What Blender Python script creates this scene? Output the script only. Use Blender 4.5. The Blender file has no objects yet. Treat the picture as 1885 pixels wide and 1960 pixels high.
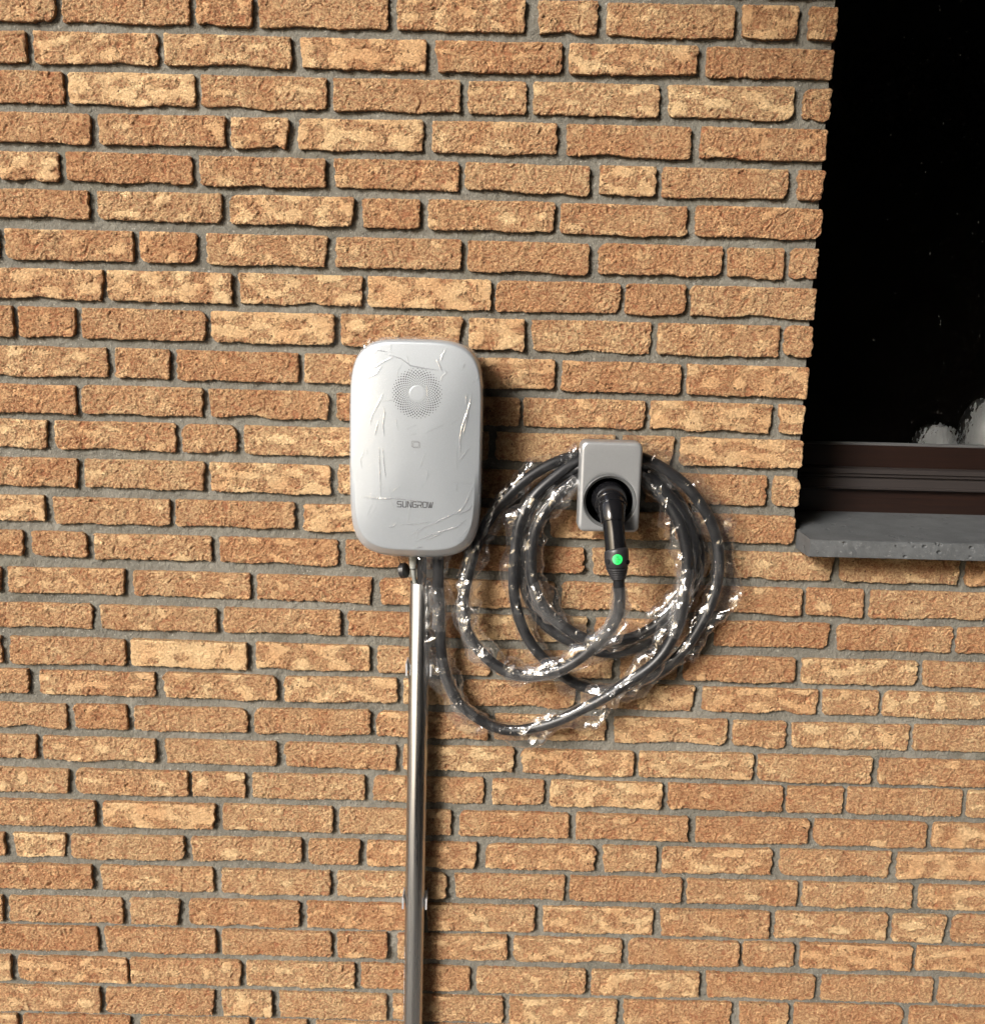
import bpy, bmesh, math, random
import numpy as np
from mathutils import Vector, Matrix

random.seed(7)
rng = np.random.default_rng(11)
S = bpy.context.scene
COL = S.collection
R_ = math.radians

# ------------------------------------------------------------ camera
cam_d = bpy.data.cameras.new('camera')
cam = bpy.data.objects.new('camera', cam_d)
COL.objects.link(cam)
rt = Vector((0.99966111, 0.00314134, 0.02584169))
up = Vector((-0.02599615, 0.17249269, 0.9846677))
fw = Vector((0.00136433, 0.98500579, -0.1725159))
cam.matrix_world = Matrix(((rt.x, up.x, -fw.x, 0.0), (rt.y, up.y, -fw.y, -1.71863),
                           (rt.z, up.z, -fw.z, 1.55), (0, 0, 0, 1)))
cam_d.sensor_width = 36.0
cam_d.lens = 36.0 * 1885.0 / 1960.0
cam_d.clip_start = 0.05
cam_d.clip_end = 500.0
S.camera = cam

# ------------------------------------------------------------ light
SUN_DIR = Vector((-0.86, -1.0, 0.66)).normalized()      # towards the sun
w = bpy.data.worlds.new('World')
S.world = w
w.use_nodes = True
nt = w.node_tree
nt.nodes.clear()
sky = nt.nodes.new('ShaderNodeTexSky')
sky.sky_type = 'NISHITA'
sky.sun_disc = False
sky.sun_elevation = math.asin(SUN_DIR.z)
sky.sun_rotation = math.atan2(SUN_DIR.x, SUN_DIR.y)
sky.dust_density = 4.0
sky.air_density = 1.0
bg = nt.nodes.new('ShaderNodeBackground')
bg.inputs['Strength'].default_value = 0.05
wo = nt.nodes.new('ShaderNodeOutputWorld')
nt.links.new(sky.outputs[0], bg.inputs[0])
nt.links.new(bg.outputs[0], wo.inputs[0])
sun_d = bpy.data.lights.new('sun', 'SUN')
sun_d.energy = 1.5
sun_d.angle = R_(17)
sun_d.color = (1.0, 0.985, 0.96)
sun = bpy.data.objects.new('sun', sun_d)
COL.objects.link(sun)
sun.rotation_euler = (-SUN_DIR).to_track_quat('-Z', 'Y').to_euler()
S.view_settings.view_transform = 'Standard'
S.view_settings.look = 'None'
S.view_settings.gamma = 1.0
S.view_settings.use_curve_mapping = False
S.view_settings.exposure = 2.15
S.cycles.transparent_max_bounces = 40
S.cycles.max_bounces = 10

# ------------------------------------------------------------ helpers
def tag(o, label=None, cat=None, group=None, kind=None):
    if label: o['label'] = label
    if cat: o['category'] = cat
    if group: o['group'] = group
    if kind: o['kind'] = kind
    return o

def empty(name, loc=(0, 0, 0)):
    o = bpy.data.objects.new(name, None)
    o.location = loc
    o.empty_display_size = 0.05
    COL.objects.link(o)
    return o

def link(name, me, mat=None, parent=None, loc=None):
    o = bpy.data.objects.new(name, me)
    if mat: me.materials.append(mat)
    COL.objects.link(o)
    if parent is not None:
        o.parent = parent
        if loc is None:
            o.location = -parent.location      # geometry given in world space
        else:
            o.location = Vector(loc) - parent.location
    elif loc is not None:
        o.location = loc
    return o

def np_mesh(name, V, Q, smooth=True, attrs=None):
    me = bpy.data.meshes.new(name)
    V = np.asarray(V, dtype=np.float32)
    Q = np.asarray(Q, dtype=np.int32)
    k = Q.shape[1]
    me.vertices.add(len(V)); me.vertices.foreach_set('co', V.ravel())
    me.loops.add(Q.size); me.loops.foreach_set('vertex_index', Q.ravel())
    me.polygons.add(len(Q))
    me.polygons.foreach_set('loop_start', np.arange(0, Q.size, k, dtype=np.int32))
    me.polygons.foreach_set('use_smooth', np.full(len(Q), smooth, dtype=bool))
    for n, a in (attrs or {}).items():
        at = me.attributes.new(n, 'FLOAT', 'POINT')
        at.data.foreach_set('value', np.asarray(a, dtype=np.float32).ravel())
    me.update(calc_edges=True)
    me.validate()
    return me

def grid_quads(nu, nv, wrap_u=False, base=0):
    """vertex index = i*nv + j, i<nu, j<nv"""
    i = np.arange(nu if wrap_u else nu - 1)
    j = np.arange(nv - 1)
    I, J = np.meshgrid(i, j, indexing='ij')
    I2 = (I + 1) % nu
    return np.stack([I * nv + J, I2 * nv + J, I2 * nv + J + 1, I * nv + J + 1], -1).reshape(-1, 4) + base

def bm_obj(name, bm, mat, parent=None, smooth=False):
    me = bpy.data.meshes.new(name)
    bmesh.ops.recalc_face_normals(bm, faces=bm.faces)
    for f in bm.faces: f.smooth = smooth
    bm.to_mesh(me); bm.free()
    return link(name, me, mat, parent)

def box(bm, x0, x1, y0, y1, z0, z1):
    v = [bm.verts.new(p) for p in ((x0, y0, z0), (x1, y0, z0), (x1, y1, z0), (x0, y1, z0),
                                   (x0, y0, z1), (x1, y0, z1), (x1, y1, z1), (x0, y1, z1))]
    fs = []
    for q in ((3, 2, 1, 0), (4, 5, 6, 7), (0, 1, 5, 4), (1, 2, 6, 5), (2, 3, 7, 6), (3, 0, 4, 7)):
        fs.append(bm.faces.new([v[i] for i in q]))
    return v, fs

def prism(bm, prof, x0, x1):
    """closed profile of (y,z) run along X"""
    a = [bm.verts.new((x0, y, z)) for y, z in prof]
    b = [bm.verts.new((x1, y, z)) for y, z in prof]
    n = len(prof)
    for i in range(n):
        bm.faces.new((a[i], a[(i + 1) % n], b[(i + 1) % n], b[i]))
    bm.faces.new(a[::-1]); bm.faces.new(b)

def smooth_path(pts, step=0.003, radii=None):
    P = np.array(pts, dtype=float)
    n = len(P)
    P2 = np.vstack([2 * P[0] - P[1], P, 2 * P[-1] - P[-2]])
    out = []
    for i in range(n - 1):
        p0, p1, p2, p3 = P2[i:i + 4]
        t = np.linspace(0, 1, 24, endpoint=False)[:, None]
        out.append(0.5 * ((2 * p1) + (-p0 + p2) * t + (2 * p0 - 5 * p1 + 4 * p2 - p3) * t ** 2
                          + (-p0 + 3 * p1 - 3 * p2 + p3) * t ** 3))
    out = np.vstack(out + [P[-1:]])
    for _ in range(6):      # soften residual kinks
        out[1:-1] = out[1:-1] * .5 + (out[:-2] + out[2:]) * .25
    d = np.r_[0, np.cumsum(np.linalg.norm(np.diff(out[:, :3], axis=0), axis=1))]
    m = max(8, int(d[-1] / step))
    s = np.linspace(0, d[-1], m)
    return np.stack([np.interp(s, d, out[:, k]) for k in range(out.shape[1])], 1), s

def frames(P, ref=(0, -1, 0)):
    T = np.gradient(P[:, :3], axis=0)
    T /= np.linalg.norm(T, axis=1)[:, None]
    ref = np.array(ref, float)
    B = np.cross(T, ref); B /= np.linalg.norm(B, axis=1)[:, None] + 1e-9
    N = np.cross(B, T)
    return T, N, B

def tube_arrays(P, rad, k=20, ref=(0, -1, 0), cap=True):
    T, N, B = frames(P, ref)
    th = np.linspace(0, 2 * math.pi, k, endpoint=False)
    rad = np.broadcast_to(np.asarray(rad, float), (len(P),))
    V = P[:, None, :3] + rad[:, None, None] * (np.cos(th)[None, :, None] * B[:, None] + np.sin(th)[None, :, None] * N[:, None])
    V = V.transpose(1, 0, 2).reshape(-1, 3)
    return V, grid_quads(k, len(P), wrap_u=True)

def tube(name, pts, rad, mat, parent=None, k=20, step=0.003, ref=(0, -1, 0)):
    if isinstance(rad, (list, tuple)):
        P, s = smooth_path([tuple(p) + (r,) for p, r in zip(pts, rad)], step)
        r = P[:, 3]
    else:
        P, s = smooth_path(pts, step); r = rad
    V, Q = tube_arrays(P, r, k, ref)
    # end caps as fans of quads: duplicate a centre ring
    n = len(P)
    V = np.vstack([V, P[:1, :3], P[-1:, :3]])
    c0, c1 = k * n, k * n + 1
    me = bpy.data.meshes.new(name)
    F = [tuple(q) for q in Q]
    for i in range(k):
        j = (i + 1) % k
        F.append((i * n, c0, j * n)); F.append((i * n + n - 1, j * n + n - 1, c1))
    me.from_pydata([tuple(v) for v in V], [], F)
    for p in me.polygons: p.use_smooth = True
    me.update()
    return link(name, me, mat, parent)

# tiled band-limited noise --------------------------------------------------
def noise_tile(n, wl, seed):
    r = np.random.default_rng(seed)
    f = np.fft.rfft2(r.standard_normal((n, n)))
    ky = np.fft.fftfreq(n)[:, None]; kx = np.fft.rfftfreq(n)[None]
    k = np.sqrt(kx ** 2 + ky ** 2)
    f *= np.exp(-((k - 1.0 / wl) / (0.45 / wl)) ** 2)
    a = np.fft.irfft2(f, (n, n))
    return (a / a.std()).astype(np.float32)
TN = 1024
TILES = [noise_tile(TN, 16, s) for s in (1, 2, 3, 4)]
def nz(u, v, wl, t=0, ou=0.0, ov=0.0):
    """noise, std 1, feature wavelength wl (same unit as u, v)"""
    A = TILES[t % 4]
    x = (u / wl * 16 + ou * TN) % TN; y = (v / wl * 16 + ov * TN) % TN
    x0 = np.floor(x).astype(int); y0 = np.floor(y).astype(int)
    fx = x - x0; fy = y - y0
    fx = fx * fx * (3 - 2 * fx); fy = fy * fy * (3 - 2 * fy)
    x0 %= TN; y0 %= TN; x1 = (x0 + 1) % TN; y1 = (y0 + 1) % TN
    return (A[x0, y0] * (1 - fx) * (1 - fy) + A[x1, y0] * fx * (1 - fy) + A[x0, y1] * (1 - fx) * fy + A[x1, y1] * fx * fy)
def sst(x, a, b):
    t = np.clip((x - a) / (b - a), 0, 1)
    return t * t * (3 - 2 * t)

# ------------------------------------------------------------ materials
class M:
    def __init__(s, name):
        s.m = bpy.data.materials.new(name); s.m.use_nodes = True
        s.t = s.m.node_tree; s.n = s.t.nodes
        s.b = s.n['Principled BSDF']; s.o = s.n['Material Output']
    def add(s, typ, **kw):
        n = s.n.new(typ)
        for k, v in kw.items(): setattr(n, k, v)
        return n
    def lk(s, a, b): s.t.links.new(a, b)
    def set(s, **kw):
        for k, v in kw.items():
            k = k.replace('_', ' ')
            s.b.inputs[k].default_value = v
    def pos(s, obj=False):
        if obj: return s.add('ShaderNodeTexCoord').outputs['Object']
        return s.add('ShaderNodeNewGeometry').outputs['Position']
    def scale(s, vec, sc):
        mp = s.add('ShaderNodeMapping'); mp.inputs['Scale'].default_value = sc
        s.lk(vec, mp.inputs['Vector']); return mp.outputs[0]
    def noise(s, vec, sc, det=2.0, rough=0.5, dist=0.0):
        n = s.add('ShaderNodeTexNoise')
        n.inputs['Scale'].default_value = sc; n.inputs['Detail'].default_value = det
        n.inputs['Roughness'].default_value = rough; n.inputs['Distortion'].default_value = dist
        s.lk(vec, n.inputs['Vector']); return n.outputs[0]
    def ramp(s, fac, stops):
        r = s.add('ShaderNodeValToRGB')
        el = r.color_ramp.elements
        while len(el) < len(stops): el.new(0.5)
        for e, (p, c) in zip(el, stops):
            e.position = p; e.color = (c, c, c, 1) if isinstance(c, (int, float)) else tuple(c) + (1,)
        s.lk(fac, r.inputs[0]); return r.outputs[0]
    def mix(s, fac, a, b, mode='MIX'):
        m = s.add('ShaderNodeMix', data_type='RGBA', blend_type=mode)
        for i, v in ((0, fac), (6, a), (7, b)):
            if hasattr(v, 'links'): s.lk(v, m.inputs[i])
            elif i == 0: m.inputs[0].default_value = v
            else: m.inputs[i].default_value = tuple(v) + (1,)
        return m.outputs[2]
    def math(s, op, a, b=None, c=None):
        m = s.add('ShaderNodeMath', operation=op)
        for i, v in enumerate((a, b, c)):
            if v is None: continue
            if hasattr(v, 'links'): s.lk(v, m.inputs[i])
            else: m.inputs[i].default_value = v
        return m.outputs[0]
    def bump(s, h, strength, dist, prev=None):
        b = s.add('ShaderNodeBump'); b.inputs['Strength'].default_value = strength
        b.inputs['Distance'].default_value = dist
        s.lk(h, b.inputs['Height'])
        if prev is not None: s.lk(prev, b.inputs['Normal'])
        s.lk(b.outputs[0], s.b.inputs['Normal']); return b.outputs[0]
    def col(s, v):
        if hasattr(v, 'links'): s.lk(v, s.b.inputs['Base Color'])
        else: s.b.inputs['Base Color'].default_value = tuple(v) + (1,)
    def rough(s, v):
        if hasattr(v, 'links'): s.lk(v, s.b.inputs['Roughness'])
        else: s.b.inputs['Roughness'].default_value = v

def simple(name, col, rough=0.5, metal=0.0, bump=None, var=0.0):
    m = M(name); m.rough(rough); m.set(Metallic=metal)
    p = m.pos()
    if var:
        m.col(m.mix(m.ramp(m.noise(p, 30, 4), [(0.3, 0.0), (0.7, 1.0)]), [c * (1 - var) for c in col], [min(1, c * (1 + var)) for c in col]))
    else: m.col(col)
    if bump: m.bump(m.noise(p, bump[0], 3), bump[1], bump[2])
    return m.m

def brick_material():
    m = M('brick_clay'); p = m.pos()
    patch = m.add('ShaderNodeAttribute', attribute_name='patch').outputs['Fac']
    tint = m.add('ShaderNodeAttribute', attribute_name='tint').outputs['Fac']
    n1 = m.noise(p, 55, 4, .6, .6)
    n2 = m.noise(p, 330, 3, .65)
    a = m.mix(m.ramp(n1, [(0.32, 0.0), (0.68, 1.0)]), (0.61, 0.398, 0.214), (0.78, 0.540, 0.300))
    a = m.mix(m.ramp(n2, [(0.35, 0.55), (0.52, 0.0)]), a, (0.36, 0.165, 0.085))
    a = m.mix(m.ramp(n2, [(0.52, 0.0), (0.72, 0.6)]), a, (0.76, 0.52, 0.31))
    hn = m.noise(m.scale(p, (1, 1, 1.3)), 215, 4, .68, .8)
    a = m.mix(m.ramp(hn, [(0.36, 0.9), (0.52, 0.0)]), a, (0.36, 0.155, 0.082))  # redder clay plus painted shade in the hollows of the bump
    torn_shade = m.add('ShaderNodeAttribute', attribute_name='torn_shade').outputs['Fac']
    a = m.mix(m.math('MULTIPLY', torn_shade, .85), a, (0.43, 0.195, 0.105))  # torn clay is redder; crevice shade is painted in with it
    y = m.mix(m.ramp(m.noise(p, 120, 4, .6), [(0.35, 0.0), (0.65, 1.0)]), (0.67, 0.450, 0.245), (0.77, 0.535, 0.305))
    pf = m.math('MULTIPLY', patch, m.ramp(m.noise(p, 200, 3, .6), [(0.30, 0.35), (0.55, 1.0)]))
    c = m.mix(pf, a, y)
    red = m.mix(1.0, c, (0.91, 0.79, 0.72), 'MULTIPLY')
    pale = m.mix(1.0, c, (1.04, 1.06, 1.04), 'MULTIPLY')
    c = m.mix(tint, red, pale)
    # dark burnt inclusions and pale grit
    vo = m.add('ShaderNodeTexVoronoi'); vo.inputs['Scale'].default_value = 85; m.lk(p, vo.inputs['Vector'])
    rnd = m.math('GREATER_THAN', m.noise(p, 22, 1), 0.58)
    pit = m.math('MULTIPLY', m.ramp(vo.outputs[0], [(0.10, 1.0), (0.19, 0.0)]), rnd)
    c = m.mix(m.math('MULTIPLY', pit, .75), c, (0.10, 0.04, 0.03))
    vo2 = m.add('ShaderNodeTexVoronoi'); vo2.inputs['Scale'].default_value = 130; m.lk(m.scale(p, (1, 1, 1.1)), vo2.inputs['Vector'])
    grit = m.math('MULTIPLY', m.ramp(vo2.outputs[0], [(0.10, 1.0), (0.2, 0.0)]), m.math('GREATER_THAN', m.noise(p, 60, 1), 0.60))
    c = m.mix(m.math('MULTIPLY', grit, .6), c, (0.72, 0.55, 0.36))
    m.col(c); m.rough(0.92); m.set(**{'Specular_IOR_Level': 0.2})
    rg = m.math('SUBTRACT', 1.0, m.math('MULTIPLY', patch, .55))
    h = m.math('MULTIPLY', m.math('ADD', m.noise(m.scale(p, (1, 1, 1.3)), 215, 4, .72, .8), m.math('MULTIPLY', m.noise(m.scale(p, (1, 1, 1.4)), 110, 2, .6, 1.5), .8)), rg)
    b0 = m.bump(h, 1.0, 0.021)
    cr = m.math('ABSOLUTE', m.math('SUBTRACT', m.noise(m.scale(p, (1, 1, 2.0)), 75, 3, .6, 1.8), .5))
    b2 = m.bump(m.math('MULTIPLY', m.ramp(cr, [(0.0, 0.0), (0.05, 1.0)]), rg), 0.9, 0.0022, b0)
    m.bump(m.math('MULTIPLY', pit, -1.0), .8, 0.0015, b2)
    return m.m

def mortar_material():
    m = M('mortar'); p = m.pos()
    c = m.mix(m.ramp(m.noise(p, 9, 5, .6), [(0.3, 0.0), (0.7, 1.0)]), (0.118, 0.113, 0.096), (0.182, 0.174, 0.148))
    c = m.mix(m.ramp(m.noise(p, 420, 3, .7), [(0.35, 0.55), (0.55, 0.0)]), c, (0.16, 0.145, 0.12))
    c = m.mix(m.ramp(m.noise(p, 260, 2, .7), [(0.62, 0.0), (0.74, 0.6)]), c, (0.50, 0.47, 0.42))
    c = m.mix(m.math('MULTIPLY', m.ramp(m.noise(p, 3.2, 4, .6, .6), [(0.50, 0.0), (0.68, 1.0)]), .45), c, (0.25, 0.238, 0.205))
    c = m.mix(m.math('MULTIPLY', m.ramp(m.noise(p, 5.5, 3, .6, .8), [(0.30, 1.0), (0.44, 0.0)]), .45), c, (0.12, 0.114, 0.085))
    m.col(c); m.rough(0.95); m.set(**{'Specular_IOR_Level': 0.15})
    b = m.bump(m.noise(p, 150, 4, .65), 1.0, 0.0045)
    m.bump(m.noise(p, 600, 3, .7), 0.8, 0.0012, b)
    return m.m

def film_material(name, haze=0.05, base=0.09, edge=0.55, rough=0.10, bumpd=0.0012, bsc=90):
    m = M(name); m.n.remove(m.b)
    p = m.pos()
    tr = m.add('ShaderNodeBsdfTransparent'); tr.inputs[0].default_value = (0.985, 0.985, 0.985, 1)
    gl = m.add('ShaderNodeBsdfGlossy'); gl.inputs['Roughness'].default_value = rough
    gl.inputs[0].default_value = (1, 1, 1, 1)
    df = m.add('ShaderNodeBsdfDiffuse'); df.inputs[0].default_value = (0.85, 0.85, 0.86, 1)
    tl = m.add('ShaderNodeBsdfTranslucent'); tl.inputs[0].default_value = (0.85, 0.85, 0.86, 1)
    dm = m.add('ShaderNodeMixShader'); dm.inputs[0].default_value = 0.5
    m.lk(df.outputs[0], dm.inputs[1]); m.lk(tl.outputs[0], dm.inputs[2])
    lw = m.add('ShaderNodeLayerWeight'); lw.inputs[0].default_value = 0.5
    b = m.add('ShaderNodeBump'); b.inputs['Strength'].default_value = 0.8; b.inputs['Distance'].default_value = bumpd
    rdg = m.math('ABSOLUTE', m.math('SUBTRACT', m.noise(p, bsc, 2, .55, 1.6), .5))
    m.lk(m.math('POWER', rdg, .7), b.inputs['Height'])
    m.lk(b.outputs[0], gl.inputs['Normal'])
    f3 = m.math('POWER', lw.outputs['Facing'], 3.0)
    fold = m.add('ShaderNodeAttribute', attribute_name='fold').outputs['Fac']
    fac = m.math('ADD', m.math('ADD', base, m.math('MULTIPLY', f3, edge)), m.math('MULTIPLY', fold, .45))
    a = m.add('ShaderNodeMixShader'); m.lk(fac, a.inputs[0]); m.lk(tr.outputs[0], a.inputs[1]); m.lk(gl.outputs[0], a.inputs[2])
    hz = m.math('ADD', m.math('ADD', haze, m.math("MULTIPLY", f3, haze * 11)), m.math('MULTIPLY', fold, .12))
    c = m.add('ShaderNodeMixShader'); m.lk(hz, c.inputs[0]); m.lk(a.outputs[0], c.inputs[1]); m.lk(dm.outputs[0], c.inputs[2])
    m.lk(c.outputs[0], m.o.inputs[0])
    return m.m

MAT_BRICK = brick_material()
MAT_MORTAR = mortar_material()

ROWS = [   # courses: top/bottom height at x=-0.8 and x=+0.8, then each brick left and right end (mm)
 ([2093.7,2096.6,2042.5,2046.7], [[-939,-732],[-720,-513],[-501,-410],[-399,-189],[-174,34],[54,152],[168,375],[388,479],[497,542]]),
 ([2027.7,2032.6,1978.0,1987.6], [[-987,-782],[-769,-567],[-555,-348],[-333,-126],[-112,96],[108,319],[334,542]]),
 ([1965.8,1973.3,1916.1,1921.7], [[-927,-724],[-715,-507],[-496,-290],[-278,-69],[-56,40],[52,260],[274,482],[498,543]]),
 ([1901.4,1907.8,1853.4,1856.9], [[-888,-683],[-668,-458],[-448,-352],[-337,-129],[-114,93],[109,316],[332,541]]),
 ([1839.4,1842.6,1793.3,1794.6], [[-1045,-846],[-836,-738],[-725,-515],[-503,-292],[-278,-69],[-58,150],[166,261],[272,482],[498,544]]),
 ([1778.1,1780.4,1732.3,1729.5], [[-896,-690],[-675,-467],[-452,-243],[-230,-133],[-119,94],[104,316],[332,544]]),
 ([1714.7,1714.3,1664.0,1664.6], [[-1051,-847],[-834,-618],[-607,-511],[-494,-288],[-274,-62],[-51,154],[170,380],[390,485],[496,543]]),
 ([1650.0,1649.6,1599.5,1598.1], [[-879,-671],[-664,-452],[-441,-230],[-220,-10],[-2,210],[220,322],[331,544]]),
 ([1585.3,1586.0,1534.1,1531.6], [[-927,-829],[-819,-722],[-711,-497],[-488,-278],[-266,-58],[-46,49],[60,267],[278,487],[496,544]]),
 ([1519.1,1516.1,1469.0,1462.8], [[-879,-670],[-656,-562],[-550,-340],[-329,-116],[-104,103],[116,322],[333,542]]),
 ([1453.8,1450.6,1404.9,1401.5], [[-939,-727],[-717,-506],[-496,-286],[-273,-63],[-51,45],[52,263],[273,485],[496,542]]),
 ([1391.2,1388.8,1340.9,1340.4], [[-991,-780],[-767,-556],[-544,-449],[-435,-222],[-211,-7],[5,214],[226,318],[329,542]]),
 ([1324.3,1325.9,1273.9,1272.3], [[-940,-730],[-718,-506],[-497,-285],[-271,-60],[-48,47],[59,260],[272,484],[496,543]]),
 ([1256.0,1254.2,1209.7,1203.4], [[-1003,-792],[-778,-570],[-559,-349],[-332,-119],[-107,93],[104,318],[328,540]]),
 ([1191.8,1187.8,1146.8,1138.6], [[-1042,-834],[-819,-720],[-707,-498],[-483,-272],[-258,-49],[-38,168],[183,394],[407,615],[627,840],[853,1058]]),
 ([1125.4,1123.4,1078.9,1072.3], [[-1090,-876],[-865,-654],[-639,-430],[-417,-211],[-198,-100],[-88,117],[131,342],[354,563],[572,674],[686,896],[907,1114]]),
 ([1060.1,1058.8,1016.0,1011.5], [[-922,-715],[-702,-491],[-478,-267],[-254,-44],[-32,178],[194,395],[408,619],[631,842],[850,1061]]),
 ([997.0,991.8,946.6,945.8], [[-1091,-884],[-868,-659],[-648,-437],[-422,-214],[-200,5],[17,228],[243,346],[358,561],[574,783],[795,1002]]),
 ([933.1,934.2,887.8,886.8], [[-1038,-838],[-818,-607],[-592,-384],[-370,-164],[-152,-55],[-43,162],[174,382],[396,607],[617,719],[728,933]]),
 ([868.8,870.7,822.0,822.6], [[-981,-772],[-757,-660],[-647,-439],[-426,-213],[-201,5],[17,222],[236,445],[456,553],[565,780],[791,998]]),
 ([805.6,804.1,761.1,753.5], [[-1043,-831],[-818,-610],[-593,-386],[-372,-164],[-151,54],[67,276],[287,497],[507,717],[732,933]]),
 ([742.0,744.4,695.0,692.6], [[-984,-773],[-760,-552],[-544,-446],[-431,-222],[-206,-1],[16,112],[124,332],[344,557],[566,669],[679,893],[903,1111]]),
 ([678.4,678.7,628.9,629.1], [[-935,-727],[-712,-501],[-488,-282],[-269,-60],[-44,161],[175,384],[399,610],[622,832],[845,1055]]),
 ([609.8,616.7,563.6,564.5], [[-1000,-901],[-885,-786],[-775,-562],[-549,-341],[-327,-230],[-217,-9],[7,215],[228,328],[340,548],[563,772],[785,994]]),
 ([547.2,551.3,498.6,502.7], [[-947,-739],[-723,-509],[-493,-286],[-273,-66],[-52,158],[168,380],[391,600],[611,818],[832,1041]]),
 ([480.9,489.0,429.4,435.1], [[-1010,-913],[-900,-684],[-669,-574],[-556,-346],[-331,-117],[-104,103],[118,329],[343,552],[564,775],[789,889],[902,1109]]),
 ([420.0,423.3,370.2,372.3], [[-944,-734],[-720,-507],[-495,-285],[-273,-178],[-158,52],[66,273],[285,498],[506,603],[616,830],[840,1046]]),
 ([354.9,356.1,303.5,304.7], [[-1006,-904],[-890,-680],[-673,-459],[-449,-240],[-228,-18],[-4,206],[218,426],[438,649],[663,877],[890,1100]]),
 ([290.9,292.4,237.6,237.8], [[-948,-735],[-723,-512],[-499,-401],[-387,-179],[-165,48],[61,269],[282,492],[507,603],[614,827],[840,1047]]),
 ([228.9,230.4,175.6,175.8], [[-1004,-899],[-887,-677],[-658,-445],[-433,-333],[-317,-104],[-92,119],[132,344],[356,569],[583,683],[696,906],[921,1131]]),
]

# ============================================================ setting
# ground: concrete paving in front of the wall, running out to the horizon
def concrete():
    m = M('paving'); p = m.pos()
    c = m.mix(m.ramp(m.noise(p, 1.7, 6, .6), [(0.3, 0.0), (0.7, 1.0)]), (0.11, 0.105, 0.10), (0.17, 0.163, 0.152))
    c = m.mix(m.ramp(m.noise(p, 140, 3, .7), [(0.35, 0.5), (0.55, 0.0)]), c, (0.12, 0.115, 0.105))
    m.col(c); m.rough(.9); m.bump(m.noise(p, 180, 3), .5, .002)
    return m.m
me = bpy.data.meshes.new('ground')
me.from_pydata([(-60, -80, 0), (60, -80, 0), (60, 40, 0), (-60, 40, 0)], [], [(0, 1, 2, 3)])
tag(link('ground', me, concrete()), kind='structure')

# unseen walls and roof added to cut sky light and dim the window side
MAT_BLOCKER = simple('dark_blocker', (.07, .065, .06), .8)
bm = bmesh.new(); box(bm, -1.5, 5.2, -4.3, -4.1, .001, 2.95)
tag(bm_obj('added_opposite_wall', bm, MAT_BLOCKER), kind='structure')
bm = bmesh.new(); box(bm, 3.2, 3.4, -4.09, -.02, .001, 2.95)
tag(bm_obj('added_end_wall', bm, MAT_BLOCKER), kind='structure')
bm = bmesh.new(); box(bm, -.62, 5.2, -4.5, .6, 2.96, 3.10)
tag(bm_obj('added_canopy_roof', bm, MAT_BLOCKER), kind='structure')

# ------------------------------------------------------------ brick wall
WIN = (0.5435, 1.7435, 1.2275, 2.36)          # opening x0 x1 z0 z1
WX0, WX1, WZ1 = -1.75, 2.55, 2.66
wall = tag(empty('brick_wall', (0, 0, 0)), 'house wall of rough hand moulded orange bricks with wide recessed grey mortar joints', 'brick wall')

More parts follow.
